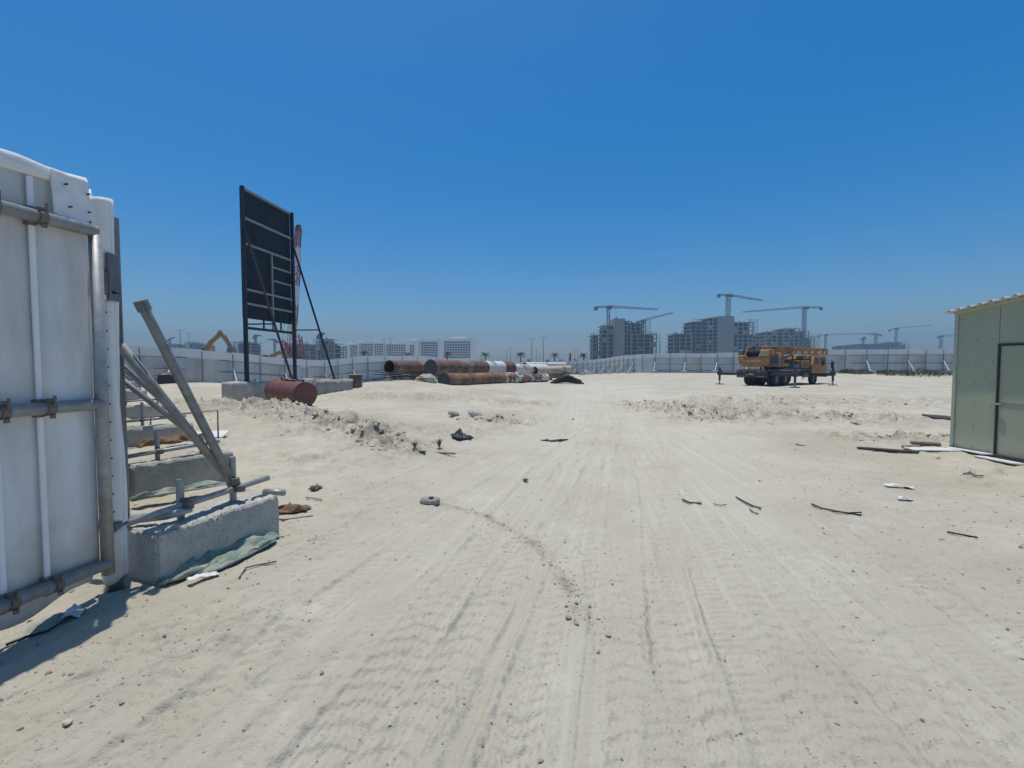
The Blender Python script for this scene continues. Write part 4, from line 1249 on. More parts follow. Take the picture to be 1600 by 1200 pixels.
cp(MB().box((10.35, -.66, 2.87), (.2, .5, .56), bev=.04).bar((10.4, -.86, 2.6), (10.75, -.5, 3.15), .06), "jib_head", MAT['crane_pale'])
for x, out in ((.42, 2.85), (6.55, 2.75)):
    for s in (-1, 1):
        cp(MB().box((x, s * (.6 + out / 2 - .3), .95 if x < 1 else .9), (.26, out, .24), bev=.02), "outrigger_beam", MAT['crane_dark'])
        jk = cp(MB().tube((x, s * (out + .25), .35), (x, s * (out + .25), 1.5), .085, 12).box((x, s * (out + .25), .98), (.3, .3, .34), bev=.02), "outrigger_jack", MAT['crane_dark'])
        cp(MB().tube((x, s * (out + .25), .06), (x, s * (out + .25), .5), .055, 12), "jack_rod", MAT['galv'], jk)
        cp(MB().tube((x, s * (out + .25), -.06), (x, s * (out + .25), .07), .34, 16), "foot_pad", MAT['galv_dark'], jk)
cp(MB().sweep([(5.2, -1.28, .45), (5.2, -1.28, 1.35)], .02, 6).sweep([(5.5, -1.28, .45), (5.5, -1.28, 1.35)], .02, 6).bar((5.2, -1.28, .55), (5.5, -1.28, .55), .03).bar((5.2, -1.28, .8), (5.5, -1.28, .8), .03).bar((5.2, -1.28, 1.05), (5.5, -1.28, 1.05), .03), "ladder", MAT['galv_dark'])

for k, (x, z, r_) in enumerate(((1.2, 2.45, .035), (1.6, 2.2, .03), (2.2, 2.5, .03))):
    cp(MB().sweep([(x, -.62, z), (x + .7, -.72, z - .35), (x + 1.5, -.68, z - .2), (x + 2.1, -.5, z + .1)], r_, 6), "hydraulic_hose", MAT['rubber'])
cp(MB().box((1.1, -.9, 2.02), (1.4, .5, .62), bev=.05), "oil_tank", MAT['crane_dark'])
cp(MB().box((2.75, -.62, 2.2), (.5, .16, 1.0), bev=.03), "boom_pivot_plate", MAT['crane_pale'])
cp(MB().sweep([(.15, 0, 3.1), (4, 0, 3.30), (10.2, 0, 3.28)], .02, 6), "hoist_rope", MAT['rubber'])
for y in (-1.0, -.55, -.1, .35, .8):
    cp(MB().box((-.1, y, 1.31), (.05, .28, .06)), "warning_stripe", MAT['crane_pale'])
cp(MB().box((3.4, -1.245, 1.24), (3.2, .02, .06)), "side_stripe", MAT['crane_pale'])
cp(MB().sweep([(.3, 1.1, 1.4), (.3, 1.1, 1.85), (2.4, 1.1, 1.85), (2.4, 1.1, 1.4)], .025, 6), "hand_rail", MAT['galv_dark'])
cp(MB().sweep([(.3, -1.15, 1.4), (.3, -1.15, 1.8), (1.6, -1.15, 1.8), (1.6, -1.15, 1.4)], .025, 6), "hand_rail", MAT['galv_dark'])
cp(MB().tube((6.7, .3, 1.6), (6.7, .3, 2.75), .07, 10), "exhaust", MAT['rust_red'])

# ------------------------------------------------------------------ far hoarding
fen = thing("perimeter_hoarding", "long curving white perimeter hoarding with dark posts behind the whole site", "fence", (0, 0, 0))
segs = []
poly = []
for k in range(len(fence_pts)):
    p0 = fence_pts[max(k - 1, 0)]; p1 = fence_pts[k]; p2 = fence_pts[min(k + 1, len(fence_pts) - 1)]; p3 = fence_pts[min(k + 2, len(fence_pts) - 1)]
    if k == len(fence_pts) - 1:
        poly.append(p1); break
    for t in np.linspace(0, 1, 12, endpoint=False):
        poly.append(.5 * ((2 * p1) + (p2 - p0) * t + (2 * p0 - 5 * p1 + 4 * p2 - p3) * t * t + (3 * p1 - p0 - 3 * p2 + p3) * t ** 3))
cum = [0.0]
for a, b in zip(poly, poly[1:]):
    cum.append(cum[-1] + (b - a).xy.length)
def fence_at(s):
    i = int(np.clip(np.searchsorted(cum, s) - 1, 0, len(poly) - 2))
    return poly[i].lerp(poly[i + 1], (s - cum[i]) / max(1e-6, cum[i + 1] - cum[i]))
BAY = 2.4
nbay = int(cum[-1] / BAY)
brace_me = MB().bar((0, 0, 0), (0, -1.1, -1.5), .07).mesh("prop", MAT['batten'])
weight_me = MB().box((0, 0, .25), (.9, .6, .5), bev=.05).mesh("ballast", MAT['concrete'])
fr_ = random.Random(3)
MAT['hoarding_b'] = material('hoarding_sheet_aged', (.47, .51, .54), .55, var=.06, scale=.6, second=(.36, .37, .37), cut=.6, soft=.12, s2=.8, stretch=(1, 1, .4))
sheet_low_b = sheet_me.mesh("sheet", MAT['hoarding_b'])
MAT['hoarding_c'] = material('hoarding_sheet_dusty', (.53, .545, .53), .6, var=.06, scale=.6, second=(.40, .39, .36), cut=.57, soft=.12, s2=.8, stretch=(1, 1, .4))
sheet_low_c = sheet_me.mesh("sheet", MAT['hoarding_c'])
for k in range(nbay):
    a, b = fence_at(k * BAY), fence_at((k + 1) * BAY)
    d_ = (b - a); rz = math.atan2(d_.y, d_.x); L = d_.xy.length
    M0 = Matrix(((d_.x / 2.4, -math.sin(rz), 0, a.x), (d_.y / 2.4, math.cos(rz), 0, a.y), (d_.z / 2.4, 0, 1, 0), (0, 0, 0, 1)))
    def sheet(me, name, z0, h):
        m = M0.copy(); m[2][3] = a.z - FENCE_H + z0; m[2][2] = h
        o = inst(name, me, fen, Matrix()); o.matrix_parent_inverse = m
    nrm = Vector((math.sin(rz), -math.cos(rz), 0))
    sheet(fr_.choice([sheet_low, sheet_low, sheet_low_b, sheet_low_c]), "sheet", fr_.uniform(-.04, .0), 2.42 + fr_.uniform(0, .03))
    o = inst("top_sheet", sheet_top, fen, Matrix())
    m = M0.copy(); m[2][3] = a.z - FENCE_H + 2.40; m[2][2] = .80 + fr_.uniform(-.05, .05); m[0][3] -= nrm.x * .03; m[1][3] -= nrm.y * .03
    o.matrix_parent_inverse = m
    q = a + nrm * .15
    inst("post", tube_me, fen, place((q.x, q.y, a.z - FENCE_H - .3), 0, (1.3, 1.3, FENCE_H + .15)))
    c2 = fence_at((k + 2) * BAY)
    for h in ((.35, 1.35, 2.42) if k % 2 == 0 else ()):
        inst("rail", tube_me, fen, rail_matrix(a + nrm * .11 - Vector((0, 0, FENCE_H - h)), c2 + nrm * .11 - Vector((0, 0, FENCE_H - h))))
    if k % 2 == 0:
        m = Matrix.LocRotScale(a + nrm * .12 - Vector((0, 0, FENCE_H - 1.75)), Matrix.Rotation(rz, 3, 'Z').to_quaternion(), Vector((1, 1, 1)))
        inst("prop", brace_me, fen, m)
        q = a + nrm * 1.2
        inst("ballast", weight_me, fen, place((q.x, q.y, ground_z(q.x, q.y) - .1), rz))
# ------------------------------------------------------------------ machines behind the hoarding
MAT['digger'] = material('digger_yellow', (.27, .17, .06), .6, var=.2, scale=2, second=(.20, .14, .08), cut=.6, s2=1.5)
def excavator(label, loc, rz, pts, bucket=True, sc=1.0):
    root = thing("excavator", label, "excavator", loc, "excavators behind the hoarding", rz)
    def e(mb, name, mat, parent=None):
        o = bpy.data.objects.new(name, mb.mesh(name, mat)); COL.objects.link(o); o.parent = parent or root; return o
    for s in (-1, 1):
        tr = MB(); prof = []
        for a in np.linspace(math.pi / 2, 3 * math.pi / 2, 7): prof.append((-1.6 + .45 * math.cos(a), .45 + .45 * math.sin(a)))
        for a in np.linspace(-math.pi / 2, math.pi / 2, 7): prof.append((1.6 + .45 * math.cos(a), .45 + .45 * math.sin(a)))
        tr.prism(prof, s * 1.25 - .3, s * 1.25 + .3)
        e(tr, "track", MAT['crane_dark'])
    e(MB().tube((0, 0, .5), (0, 0, 1.15), .7, 18).box((0, 0, .55), (2.0, 2.2, .35)), "undercarriage", MAT['crane_dark'])
    h = e(MB().box((-.7, 0, 1.65), (3.4, 2.6, 1.0), bev=.12).box((-2.0, 0, 1.75), (.9, 2.7, 1.1), bev=.2), "house", MAT['digger'])
    e(MB().prism([(.1, 2.15), (1.35, 2.15), (1.45, 2.4), (1.15, 3.05), (.1, 3.05)], .35, 1.3), "cab", MAT['digger'], h)
    e(MB().prism([(.2, 2.35), (1.36, 2.35), (1.12, 2.95), (.2, 2.95)], .33, 1.32), "cab_window", MAT['glass'], h)
    f, k, t, b = [Vector(p) for p in pts]
    mid = f.lerp(k, .55) + Vector((-.25, 0, .35))
    e(MB().bar(f, mid, .45, .6).bar(f.lerp(mid, .93), k, .42, .52), "boom", MAT['digger'])
    e(MB().bar(k + (k - t).normalized() * .5, t, .36, .45), "stick", MAT['digger'])
    e(MB().tube(f.lerp(mid, .5) + Vector((0, 0, .4)), k + Vector((-.2, 0, .45)), .09, 10), "stick_cylinder", MAT['galv_dark'])
    e(MB().tube(k.lerp(t, .15) + Vector((.35, 0, .1)), k.lerp(t, .85) + Vector((.3, 0, 0)), .07, 10), "bucket_cylinder", MAT['galv_dark'])
    bk = MB()
    bk.prism([(t.x - .2, t.z + .2), (t.x + .35, t.z + .1), (b.x + .5, b.z + .5), (b.x + .1, b.z), (b.x - .5, b.z + .1), (b.x - .55, b.z + .35)], -.55, .55)
    e(bk, "bucket", MAT['galv_dark'])
    return root
D = 72.0
bx = at(312, 560, D)
gz = ground_z(bx.x, bx.y)
k_ = at(346, 521, D); t_ = at(361, 543, D)
excavator("yellow excavator with its arm arched high over the hoarding, left of the signboard", (bx.x, bx.y, gz), 0, [(.6, 0, 1.9), (k_.x - bx.x, 0, k_.z - gz), (t_.x - bx.x, 0, t_.z - gz), (t_.x - bx.x + .1, 0, t_.z - gz - 1.3)])
b2 = at(408, 560, 92); gz2 = ground_z(b2.x, b2.y)
excavator("yellow excavator with a lowered arm seen between the signboard posts", (b2.x, b2.y, gz2 - .2), .35, [(.6, 0, 1.7), (3.6, 0, 3.5), (5.6, 0, 2.4), (5.4, 0, 1.4)])

def lattice(mb, p0, p1, w0, w1, n, mem, dmem=None):
    p0, p1 = Vector(p0), Vector(p1)
    t = (p1 - p0).normalized()
    u = t.cross(Vector((0, 1, 0)));  u = u.normalized() if u.length > .1 else Vector((1, 0, 0))
    v = t.cross(u).normalized()
    dmem = dmem or mem * .6
    def c(i, k):
        q = i / n; w = (w0 + (w1 - w0) * q) / 2
        return p0.lerp(p1, q) + u * (w * (1, 1, -1, -1)[k]) + v * (w * (1, -1, -1, 1)[k])
    for k in range(4):
        mb.bar(c(0, k), c(n, k), mem)
    for i in range(n):
        for k in range(4):
            a, b = (k, (k + 1) % 4) if i % 2 else ((k + 1) % 4, k)
            mb.bar(c(i, a), c(i + 1, b), dmem)
            mb.bar(c(i, k), c(i, (k + 1) % 4), dmem)
    return mb

MAT['crane_red'] = material('red_lattice', (.30, .085, .08), .6, var=.15)
MAT['crane_white'] = material('white_lattice', (.60, .58, .57), .6, var=.1)
MAT['far_steel'] = material('far_steel', (.10, .115, .12), .6, .2, var=.15)
cd = 112.0
c0 = at(455, 552, cd); cg = ground_z(c0.x, c0.y)
cc = thing("crawler_crane", "red and white lattice crawler crane rising behind the signboard's right post", "crawler crane", (c0.x, c0.y, cg))
bt = at(466.5, 356, cd + 2); bf = Vector((c0.x - .3, c0.y, cg + 2.6))
for i in range(7):
    q0, q1 = i / 7, (i + 1) / 7
    w = lambda q: 1.15 if .1 < q < .85 else .7
    lattice(MB(), bf.lerp(bt, q0), bf.lerp(bt, q1), w(q0) + .3, w(q1) + .3, 5, .22, .12).build("boom_section", MAT['crane_white' if i % 2 else 'crane_red'], cc)
MB().box(bt, (1.0, 1.0, 1.6), bev=.2).build("boom_head", MAT['crane_dark'], cc)
mast = Vector((c0.x - 2.6, c0.y + 1, cg + 8))
lattice(MB(), (c0.x - 1.0, c0.y + .5, cg + 2.5), mast, 1.6, .8, 5, .2, .12).build("mast", MAT['crane_red'], cc)
lattice(MB(), (c0.x + 1.8, c0.y + .5, cg + 2.5), (c0.x + 1.1, c0.y + 1, cg + 9.2), 1.8, 1.4, 5, .2, .12).build("back_frame", MAT['crane_red'], cc)
MB().tube(mast, bt, .05, 5).build("pendant_line", MAT['far_steel'], cc)
MB().box((c0.x + .3, c0.y, cg + 2.4), (6.2, 3.4, 1.9), bev=.2).box((c0.x + 3.0, c0.y, cg + 2.5), (1.4, 4, 1.6), bev=.1).build("house", MAT['crane_red'], cc)
MB().box((c0.x - 2.2, c0.y - 1.9, cg + 2.6), (1.6, 1.1, 2.0), bev=.15).build("cab", MAT['glass'], cc)
for s in (-1, 1):
    MB().box((c0.x, c0.y + s * 2.3, cg + .6), (7, 1.0, 1.2), bev=.5).build("track", MAT['crane_dark'], cc)

# ------------------------------------------------------------------ far buildings
GZ = -.6
MAT['far_concrete'] = material('raw_concrete', (.33, .325, .30), .9, var=.12, scale=.12)
MAT['far_concrete_pale'] = material('pale_concrete', (.25, .25, .235), .9, var=.1, scale=.1, stretch=(1, 1, .3))
MAT['interior'] = material('floor_shade', (.015, .017, .02), .9, var=.3, scale=.2)  # near-black colour stands in for the shade inside open floors
MAT['render_white'] = material('white_render', (.86, .85, .80), .8, var=.04, scale=.2)
MAT['far_glass'] = material('far_glass', (.04, .055, .062), .35, var=.25, scale=.3)
MAT['far_glass_dark'] = material('grey_screen', (.10, .115, .12), .6, var=.12, scale=.3)
box_me = {}
def unit_box(mat):
    if mat not in box_me:
        box_me[mat] = MB().box((0, 0, 0), (1, 1, 1)).mesh("piece", MAT[mat])
    return box_me[mat]
def piece(name, mat, parent, c, s):
    o = bpy.data.objects.new(name, unit_box(mat)); COL.objects.link(o); o.parent = parent
    o.matrix_basis = Matrix.LocRotScale(Vector(c) - parent.location, None, Vector(s))
    return o
def xz(px, py, d):
    p = at(px, py, d); return p.x, p.z

def frame_building(name, label, d, parts, depth, storey=3.3, seed=1, scaff=(), group="buildings under construction"):
    r = random.Random(seed)
    x0 = xz(min(p[0] for p in parts), 560, d)[0]; x1 = xz(max(p[1] for p in parts), 560, d)[0]
    root = thing(name, label, "building", ((x0 + x1) / 2, d, GZ), group)
    for (pa, pb, py, kind, off) in parts:
        xa, zt = xz(pa, py, d); xb, _ = xz(pb, py, d)
        w, yc = xb - xa, d + off + depth / 2
        if kind == 'core':
            piece("core_wall", 'far_concrete_pale', root, ((xa + xb) / 2, yc, (GZ + zt) / 2), (w, depth, zt - GZ))
            for q in (.3, .72):
                piece("wall_rib", 'far_concrete', root, (xa + w * q, d + off - .15, (GZ + zt) / 2 - .5), (.5, .34, zt - GZ - 1))
            continue
        n = max(1, round((zt - GZ) / storey))
        h = (zt - GZ) / n
        piece("shade_fill", 'interior', root, ((xa + xb) / 2, yc + 1.8, (GZ + zt) / 2 - .5), (w - 3.4, depth - 4.4, zt - GZ - 1.2))  # solid fill, painted dark as the shaded depth between slabs
        for i in range(1, n + 1):
            piece("floor_slab", 'far_concrete', root, ((xa + xb) / 2 + r.uniform(-.1, .1), yc, GZ + i * h - .22), (w + r.uniform(0, .6), depth + .6, .42))
        nc = max(2, round(w / 4.6))
        for i in range(nc + 1):
            piece("column", 'far_concrete', root, (xa + .4 + (w - .8) * i / nc, d + off + .5, (GZ + zt) / 2 - .1), (.6, .6, zt - GZ - .1))
        for i in range(n):
            for j in range(nc):
                if r.random() < .14:
                    piece("infill_wall", r.choice(['far_concrete', 'far_concrete_pale']), root, (xa + .4 + (w - .8) * (j + .5) / nc, d + off + .8, GZ + (i + .45) * h), ((w - .8) / nc * r.choice([.5, .9]), .2, h * .8))
        for i in range(nc):
            if r.random() < .8:
                piece("starter_bars", 'far_steel', root, (xa + .6 + (w - 1) * (i + .3) / nc, d + off + 1.5, zt + .6), (.5, .5, 1.2))
    for (pa, pb, py, off) in scaff:
        xa, zt = xz(pa, py, d); xb, _ = xz(pb, py, d)
        mb = MB()
        nx, nzz = max(1, round((xb - xa) / 2.2)), max(1, round((zt - GZ) / 2.1))
        for yy in (d + off, d + off - 1.2):
            for i in range(nx + 1):
                x = xa + (xb - xa) * i / nx
                mb.bar((x, yy, GZ), (x, yy, zt + r.uniform(-1, 1.2)), .13)
            for j in range(1, nzz + 1):
                z = GZ + (zt - GZ) * j / nzz
                mb.bar((xa - .4, yy, z), (xb + .4, yy, z), .12)
        o = mb.build("scaffold", MAT['far_steel'], root)
        o["kind"] = "stuff"
    return root

frame_building("tower_block", "stepped concrete tower under construction, left of the pair, just right of the palms", 350,
    [(926, 941, 523, 'f', 3), (941, 960, 508, 'f', 1.5), (960, 976.5, 497.5, 'core', 0), (976.5, 988, 501, 'f', 3), (988, 1013, 503, 'f', 6), (986, 1026, 522, 'f', -1)], 18, 3.1, 5,
    scaff=[(924, 941, 521, 1), (1012, 1019, 500, 5), (1024, 1029, 521, -2), (988, 1024, 521, -2.2)])
frame_building("tower_block", "widest concrete tower under construction, right of centre under the tallest crane", 380,
    [(1053, 1082, 521, 'f', 0), (1081, 1108, 502, 'f', 3), (1108, 1123, 496, 'f', 1.5), (1122, 1147.5, 494, 'core', 0), (1147, 1180, 503, 'f', 2), (1178, 1200, 523, 'f', 5)], 20, 3.2, 6,
    scaff=[(1051, 1056, 520, -1), (1083, 1100, 499, 1), (1170, 1183, 500, 0)])
frame_building("tower_block", "lower concrete frame building behind the truck crane boom", 430,
    [(1199, 1226, 518, 'f', 2), (1225, 1250, 513, 'f', 0), (1250, 1268, 517, 'f', 3), (1266, 1279, 527, 'f', 5)], 22, 3.2, 7, scaff=[(1266, 1281, 523, 1)])
frame_building("low_building", "long low dark building frame far off at right beneath two cranes", 640,
    [(1319, 1345, 539.5, 'f', 3), (1340, 1394, 537.5, 'f', 1), (1392, 1414, 534.5, 'f', 0), (1412, 1424, 538, 'f', 3)], 24, 3.6, 8)
frame_building("apartment_block", "grey scaffolded block with a small crane right of the signboard", 300,
    [(492, 500, 532, 'f', 1), (499, 514, 529.5, 'f', 0), (513, 521, 536, 'f', 2)], 14, 3.0, 9, scaff=[(491, 521, 530, -.5)])
frame_building("apartment_block", "plain grey block between the excavator and the signboard", 380, [(364, 392, 534.5, 'f', 0)], 18, 3.0, 10, scaff=[(364, 392, 534, -1)])
frame_building("apartment_block", "dark block behind the red crawler crane", 420, [(444, 462, 539, 'f', 0), (461, 482, 537, 'f', 2)], 18, 3.2, 11, scaff=[(462, 482, 535, -1)])
frame_building("apartment_block", "small grey block left of the raised excavator arm", 560, [(290, 304, 535, 'f', 0), (302, 319, 538, 'f', 3)], 20, 3.2, 12, scaff=[(290, 310, 534, -1)])
frame_building("apartment_block", "faint low block far left behind the loose brace", 620, [(250, 262, 538, 'f', 0), (261, 274, 537, 'f', 2)], 20, 3.4, 13)

def hotel(label, d, px0, px1, py, wx0, wx1, wy0, wy1, nx, nf, dark=False, crest=0.0):
    xa, zt = xz(px0, py, d); xb, _ = xz(px1, py, d)
    root = thing("hotel_block", label, "building", ((xa + xb) / 2, d, GZ), "white hotel blocks beyond the hoarding")
    piece("wall", 'render_white', root, ((xa + xb) / 2, d + 8, (GZ + zt) / 2), (xb - xa, 16, zt - GZ))
    piece("parapet", 'render_white', root, ((xa + xb) / 2, d + 7.9, zt + .35), (xb - xa + .6, 16.6, .7))
    if crest:
        piece("roof_plant", 'render_white', root, (xa + (xb - xa) * .5, d + 8, zt + crest / 2 + .7), ((xb - xa) * .35, 8, crest))
    u0, z1 = xz(wx0, wy0, d); u1, z0 = xz(wx1, wy1, d)
    cw_, ch_ = (u1 - u0) / nx, (z1 - z0) / nf
    for i in range(nx):
        for j in range(nf):
            piece("window", 'far_glass_dark' if dark else 'far_glass', root, (u0 + (i + .5) * cw_, d - .03, z0 + (j + .5) * ch_), (cw_ * .74, .12, ch_ * .66))
    for j in range(nf + 1):
        piece("balcony_slab", 'render_white', root, ((u0 + u1) / 2, d - .5, z0 + j * ch_), (u1 - u0 + .5, 1.0, .34))
    for i in range(nx + 1):
        piece("fin", 'render_white', root, (u0 + i * cw_, d - .42, (z0 + z1) / 2), (.34, .8, z1 - z0))
    return root
hotel("leftmost white hotel block with grey screened bays", 440, 522.5, 545, 539.5, 526, 543, 541, 560, 4, 5, True)
hotel("second white hotel block from the left with grey screened bays", 446, 545, 560, 537, 546.5, 559, 539, 560, 3, 6, True)
hotel("third white hotel block from the left behind a palm", 452, 560, 584, 534, 564, 583, 537, 560, 4, 6, True)
hotel("fourth white hotel block from the left with a tall roofline", 448, 584, 600.5, 535, 585, 599, 537, 558, 4, 6)
hotel("fifth white hotel block from the left behind twin lamp posts", 450, 601, 635.5, 536, 604, 634, 538, 560, 8, 6)
hotel("narrow white hotel block with a tall portal", 446, 635.5, 653, 532, 640, 648, 539, 560, 2, 5, True, 1.0)
hotel("white hotel block second from the right with a window grid", 452, 654, 687, 530.5, 658, 684, 534, 560, 7, 7)
hotel("largest white hotel block at the right end of the row", 448, 687, 743.5, 529, 694, 735, 533, 560, 10, 7, False, 1.2)

# ------------------------------------------------------------------ tower cranes
def tower_crane(label, d, px, ytop, jib_end, tail_end, mast_w=1.8, lum=False, mat='far_steel', hook=None):
    c = at(px, ytop, d)
    root = thing("tower_crane", label, "tower crane", (c.x, d, GZ), "tower cranes")
    lattice(MB(), (c.x, d, GZ), (c.x, d, c.z), mast_w, mast_w, max(8, int((c.z - GZ) / 3)), .34, .2).build("mast", MAT[mat], root)
    MB().box((c.x, d, c.z + .4), (mast_w * 1.4, mast_w * 1.4, 1.6)).build("slew_unit", MAT[mat], root)
    MB().box((c.x + mast_w, d - 1, c.z + .2), (1.4, 1.4, 2.0)).build("cab", MAT[mat], root)
    j = at(jib_end[0], jib_end[1], d + jib_end[2])
    lattice(MB(), (c.x, d, c.z + 1.2), j, 1.5, .8, 16, .2, .13).build("jib", MAT[mat], root)
    t = at(tail_end[0], tail_end[1], d + tail_end[2])
    lattice(MB(), (c.x, d, c.z + 1.0), t, 1.3, 1.2, 5, .22, .14).build("counter_jib", MAT[mat], root)
    MB().box((t.x, t.y, t.z - 1.0), (2.6, 1.4, 2.6), bev=.2).build("counterweight", MAT[mat], root)
    if hook:
        q = Vector((c.x, d, c.z + 1.2)).lerp(j, hook[0])
        MB().bar(q, q - Vector((0, 0, hook[1])), .09).box(q - Vector((0, 0, hook[1])), (.9, .6, 1.2)).box(q - Vector((0, 0, .8)), (1.8, .8, .6)).build("hoist_line", MAT[mat], root)
    return root
tower_crane("tower crane over the left concrete tower with a level jib pointing right", 345, 950.5, 481.5, (1028, 483.5, 60), (931, 480, -8), hook=(.14, 8))
tower_crane("luffing crane on the left concrete tower with its jib tilted up right", 362, 1004, 503, (1052, 488.5, 10), (996, 503, -3), 1.4)
tower_crane("tallest tower crane, standing on the widest concrete tower", 384, 1138, 463, (1191, 469.5, 60), (1123, 460.5, -10), 2.6, hook=(.62, 22))
tower_crane("tower crane behind the truck crane with its jib pointing left", 426, 1257, 482, (1160, 487.5, 70), (1283, 480.5, -10), 2.4)
tower_crane("small far crane just right of the truck crane's boom tip", 700, 1290, 524, (1372, 521, 40), (1279, 524.5, 0), 2.0)
tower_crane("far crane at the middle of the low building, counterweight to the right", 690, 1368.5, 523.5, (1345, 521, 60), (1376, 523, 0), 2.6)
tower_crane("far crane over the right end of the low building with a raised jib", 650, 1400.5, 514, (1457, 508, 40), (1390, 515.5, 0), 2.0)
tower_crane("far crane near the shed with its jib pointing right", 600, 1470.5, 526, (1540, 522, 30), (1466, 526, 0), 2.4)
tower_crane("tiny luffing crane on the low building", 650, 1349, 529, (1353, 526.5, 0), (1347, 529.5, 0), 2.0)
tower_crane("thin crane left of the signboard's left post", 420, 399, 526, (408, 524.5, 10), (397, 526, 0), 1.4)
tower_crane("thin crane seen through the signboard frame", 480, 429, 532, (418, 531, 10), (433, 533, 0), 1.6)
tower_crane("small crane on the scaffolded block right of the signboard", 305, 501, 524, (507, 521, 0), (498, 524.5, 0), 1.0)
tower_crane("small crane over the faint block far left", 620, 265, 531, (273, 527, 0), (262, 531.5, 0), 2.0)

# ------------------------------------------------------------------ lamp posts, palms, flag
def lamp_post(label, px, ytop, d):
    c = at(px, ytop, d)
    root = thing("lamp_post", label, "lamp post", (c.x, d, GZ), "street lamp posts beyond the hoarding")
    MB().sweep([(c.x, d, GZ), (c.x, d, c.z)], [.16, .09], 8).build("pole", MAT['far_steel'], root)
    MB().bar((c.x - 1.0, d, c.z), (c.x + 1.0, d, c.z + .05), .1).build("arm", MAT['far_steel'], root)
    for s in (-1, 1):
        MB().box((c.x + s * 1.0, d, c.z), (.7, .3, .14)).build("lamp_head", MAT['far_steel'], root)
lamps = [(281, 516, 190, "tallest lamp post left of the raised excavator"), (295, 521, 230, "lamp post second from the left above the hoarding"), (600, 531, 240, "left of the twin lamp posts before the hotel"), (610, 528, 200, "right and taller of the twin lamp posts before the hotel"),
         (451, 545, 260, "faint lamp post beside the red crawler crane"), (792, 548, 280, "lamp post between the first two palms right of the hotel"), (798, 544, 260, "slightly taller lamp post left of the second palm right of the hotel"), (831, 530, 190, "tall lamp post right of the second palm beyond the hotel"), (838.5, 547, 300, "short faint lamp post between two tall ones"),
         (849, 528, 185, "tallest lamp post, left of the third palm beyond the hotel"), (843, 552, 330, "shortest faint lamp post beside the tallest lamp post"), (898, 545, 260, "lamp post left of the palm nearest the left tower"), (903, 548, 290, "faint lamp post touching the palm nearest the left tower"), (1032, 534, 250, "lamp post right of the left concrete tower"), (1041, 541, 300, "left of two short lamp posts between the towers"), (1046, 543, 320, "right of two short lamp posts between the towers")]
for px, yt, d, lb_ in lamps:
    lamp_post(lb_, px, yt, d)

def palm(label, px, ytop, d, seed):
    r = random.Random(seed)
    c = at(px, ytop, d)
    H = c.z - GZ
    root = thing("palm_tree", label, "palm tree", (c.x, d, GZ), "palms beyond the hoarding")
    top = Vector((c.x + r.uniform(-.2, .2), d, GZ + H - 1.5))
    MB().sweep([(c.x, d, GZ), (c.x + .05, d, GZ + H * .4), top], [.36, .26, .28], 9).build("trunk", MAT['bark'], root)
    cr = MB()
    for k in range(34):
        a = r.uniform(0, 6.283); up = r.uniform(-.5, 1.15); L = r.uniform(1.9, 2.7)
        dirv = Vector((math.cos(a) * math.cos(up), math.sin(a) * math.cos(up), math.sin(up)))
        pts = [top + dirv * (L * q) + Vector((0, 0, -.9 * L * q * q * (.55 if up > .3 else .35))) for q in (0, .25, .5, .75, 1)]
        side = dirv.cross(Vector((0, 0, 1))).normalized()
        for i in range(4):
            for m in range(3):
                p = pts[i].lerp(pts[i + 1], m / 3)
                w = .55 * (1 - (i + m / 3) / 4.6)
                fwd = (pts[i + 1] - pts[i]).normalized() * .32
                for s in (-1, 1):
                    cr.add([p, p + fwd * .5, p + side * (s * w) + fwd + Vector((0, 0, -.22))], [(0, 1, 2)])
    cr.build("crown", MAT['palm_leaf'], root)
palms = [(498, 543, 170, "palm below the scaffolded block right of the signboard"), (569, 544.5, 180, "palm in front of the third hotel block"), (637, 548.5, 210, "small palm before the portal hotel block"), (699, 547.5, 185, "palm before the largest hotel block"),
         (758, 547.5, 190, "first palm right of the hotel row"), (813.5, 547, 175, "bushy palm standing second right of the hotel row"), (866, 548.5, 190, "palm standing third right of the hotel row, left of the red flag"), (912.5, 549, 175, "palm nearest the left concrete tower")]
for k, (px, yt, d, lb_) in enumerate(palms):
    palm(lb_, px, yt, d, 40 + k)
c = at(889, 551, 170)
fl = thing("red_flag", "narrow red feather flag above the hoarding left of the last palm", "flag", (c.x, 170, GZ))
MB().sweep([(c.x, 170, GZ), (c.x, 170, c.z - .6), (c.x + .3, 170, c.z)], .05, 6).build("pole", MAT['far_steel'], fl)
MB().grid(lambda u, v: (c.x + .05 + .75 * u * (1 - .25 * v) + .25 * v, 170 + .05 * math.sin(3 * u), c.z - 3.4 + 3.4 * v - .3 * u * v), 4, 8).build("cloth", material('red_flag', (.30, .03, .05), .7, trans=.2), fl, solid=.02)

